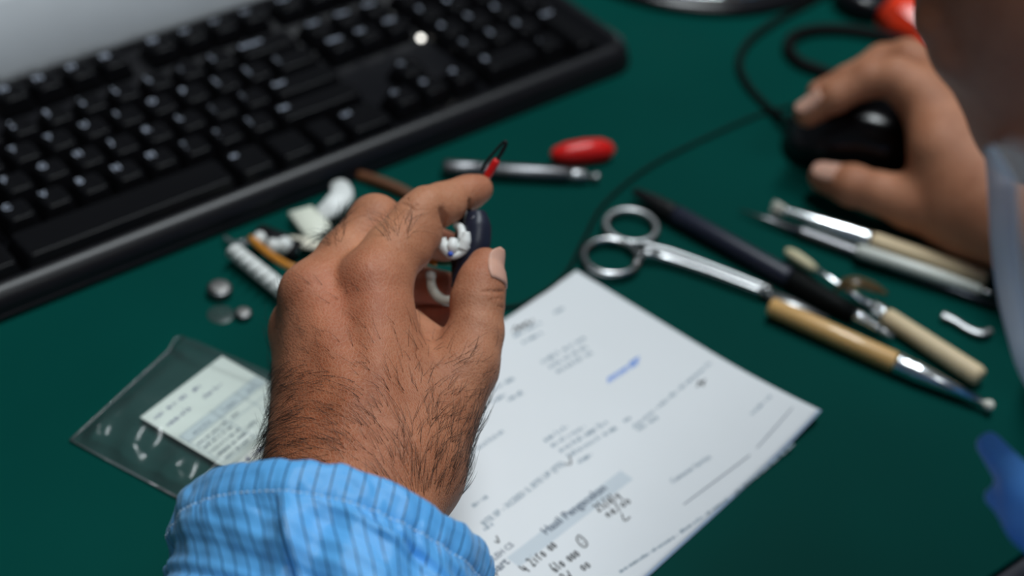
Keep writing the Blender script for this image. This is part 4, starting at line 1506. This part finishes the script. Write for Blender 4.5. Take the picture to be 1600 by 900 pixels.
CV, CF_ = polygonise(coat_sdf, A([-.13, -1.02, -.53]), A([.74, -.12, .36]), .009)
coat = mesh_obj('coat', CV, CF_, mat('blue_coat_cloth', (.08, .36, .80), .5, bump=.3, bscale=900), person)


def collar_sdf(p):
    p = np.asarray(p, np.float32)
    q0, q1, q2 = Q(1546, 695, .520), Q(1602, 768, .505), Q(1760, 930, .470)
    d = cone_d(p, q0, q1, .0038, .0058); d = smin(d, cone_d(p, q1, q2, .0058, .012), .006); d = smin(d, cone_d(p, q2, A([.235, -.60, .185]), .012, .03), .01)
    r0, r1 = Q(1553, 776, .512), Q(1612, 818, .502)
    e = cone_d(p, r0, r1, .0028, .0058); e = smin(e, cone_d(p, r1, q2, .0062, .013), .006)
    return smin(d, e, .0025)


KV, KF = polygonise(collar_sdf, A([.13, -.66, .08]), A([.30, -.36, .24]), .0018)
o = mesh_obj('collar', KV, KF, M['cloth'], person); o['label'] = 'royal blue folded collar ends hanging from the coat'

# ---- clear shield in front of the chin
Lc = catmull([(1541, 230), (1546, 280), (1549, 330), (1552, 380), (1560, 450), (1576, 520), (1600, 590), (1650, 660)], 8)


def shield_pt(x, y, t):
    return Q(x + 42 * min(1, .25 + (y - 225) / 90) * t ** (.8 + .45 * min(1, t)), y - 4 * t, .520 - .055 * t - .012 * math.sin(math.pi * min(1, t)))


def shield_strip(name, t0, t1, nK, mt, parent):
    vs = [shield_pt(x, y, t0 + (t1 - t0) * k / (nK - 1)) for (x, y) in Lc for k in range(nK)]
    f = [(j * nK + i, j * nK + i + 1, (j + 1) * nK + i + 1, (j + 1) * nK + i) for j in range(len(Lc) - 1) for i in range(nK - 1)]
    o = mesh_obj(name, vs, f, mt, parent)
    md = o.modifiers.new('thick', 'SOLIDIFY'); md.thickness = .0008
    return o


o = shield_strip('face_shield', .9, 2.6, 10, M['visor_sheet'], person)
o['label'] = 'clear plastic shield curving below the chin'
shield_strip('shield_rim', 0, 1, 9, M['visor'], o)

# ================================================================== HEARING AID IN THE FINGERS
ha = thing('hearing_aid', Q(742, 380, .712), 'tiny black hearing aid pinched between thumb and index finger', 'hearing aid')
pts = catmull([Q(744, 334, .714), Q(746, 355, .712), Q(744, 380, .711), Q(736, 405, .711), Q(724, 430, .711), Q(713, 452, .711)], 7)
mesh_obj('case', *tube(pts, [.0040, .0056, .0058, .0054, .0042, .0024], 22), M['navy'], ha)
pts = catmull([Q(728, 326, .716), Q(726, 350, .716), Q(722, 380, .716), Q(716, 410, .716), Q(712, 445, .716)], 6)
mesh_obj('back_shell', *tube(pts, [.0022, .0034, .0034, .003, .0016], 14), M['blackgloss'], ha)
pts = catmull([Q(741, 338, .7085), Q(735, 345, .7085), Q(733, 356, .7085), Q(734, 372, .708)], 5)
mesh_obj('seam_line', *tube(pts, .0003, 6), M['satin'], ha)
# white receiver pieces
dome = M['white']
for nm, pts, rr in (('prong', [Q(690, 372, .706), Q(693, 384, .706), Q(701, 394, .706)], [.0018, .0024, .0022]),
                    ('prong', [Q(709, 374, .706), Q(707, 385, .705), Q(708, 394, .706)], [.0018, .0026, .0022]),
                    ('prong', [Q(729, 362, .706), Q(727, 376, .706), Q(722, 390, .706)], [.0014, .0024, .0024]),
                    ('ear_wire', [Q(712, 352, .712), Q(719, 355, .710), Q(722, 364, .708), Q(722, 374, .707)], [.0013, .0016, .0018, .0018]),
                    ('bridge', [Q(696, 394, .706), Q(708, 399, .7055), Q(722, 393, .706), Q(731, 383, .706)], [.0014, .0017, .0017, .0014])):
    mesh_obj(nm, *tube(catmull(pts, 6), rr, 12), dome, ha)
c = Q(704, 397, .7035)
mesh_obj('blue_marker', *spindle(c + RT * -.0011, c + RT * .0011, [(0, .0004), (.3, .0010), (.7, .0010), (1, .0004)], 10), M['blue'], ha)
pts = catmull([Q(673, 430, .716), Q(674, 446, .716), Q(681, 460, .715), Q(694, 469, .713), Q(712, 470, .712)], 7)
mesh_obj('sound_tube', *tube(pts, [.0017, .0019, .0020, .0020, .0022], 14), mat('clear_tube', (.72, .70, .62), .12, trans=.35, ior=1.4), ha)
c = Q(673, 431, .715)
mesh_obj('tube_tip', *spindle(c - UP * .0016, c + UP * .002, [(0, .0014), (.3, .0022), (.8, .0020), (1, .0008)], 12), mat('clear_tip', (.75, .72, .68), .2, trans=.5), ha)
pts = catmull([Q(655, 398, .726), Q(672, 408, .724), Q(692, 412, .722), Q(714, 410, .720)], 6)
mesh_obj('lead', *tube(pts, .0010, 8), M['green'], ha)
pts = [Q(668, 405.5, .7235), Q(677, 410, .7225), Q(683, 411.5, .722)]
mesh_obj('lead_band', *tube(pts, .00125, 8), M['orange'], ha)

# loop tool with red neck beneath the fingertip
a, b = Q(752, 290, .727), Q(777, 249, .722)
o = thing('loop_tool', a, 'thin black loop tool with red neck above the index fingertip', 'tool')
mesh_obj('red_neck', *spindle(a, b, [(0, .0016), (.5, .0017), (.9, .0016), (1, .0012)], 14), M['red'], o)
pts = catmull([b, Q(784, 238, .721), Q(791, 224, .720), Q(787, 222, .720), Q(774, 236, .721), Q(762, 250, .722), Q(752, 266, .723)], 6)
mesh_obj('black_loop', *tube(pts, [.0007, .0009, .0006, .0006, .0006, .0006], 8), M['black'], o)
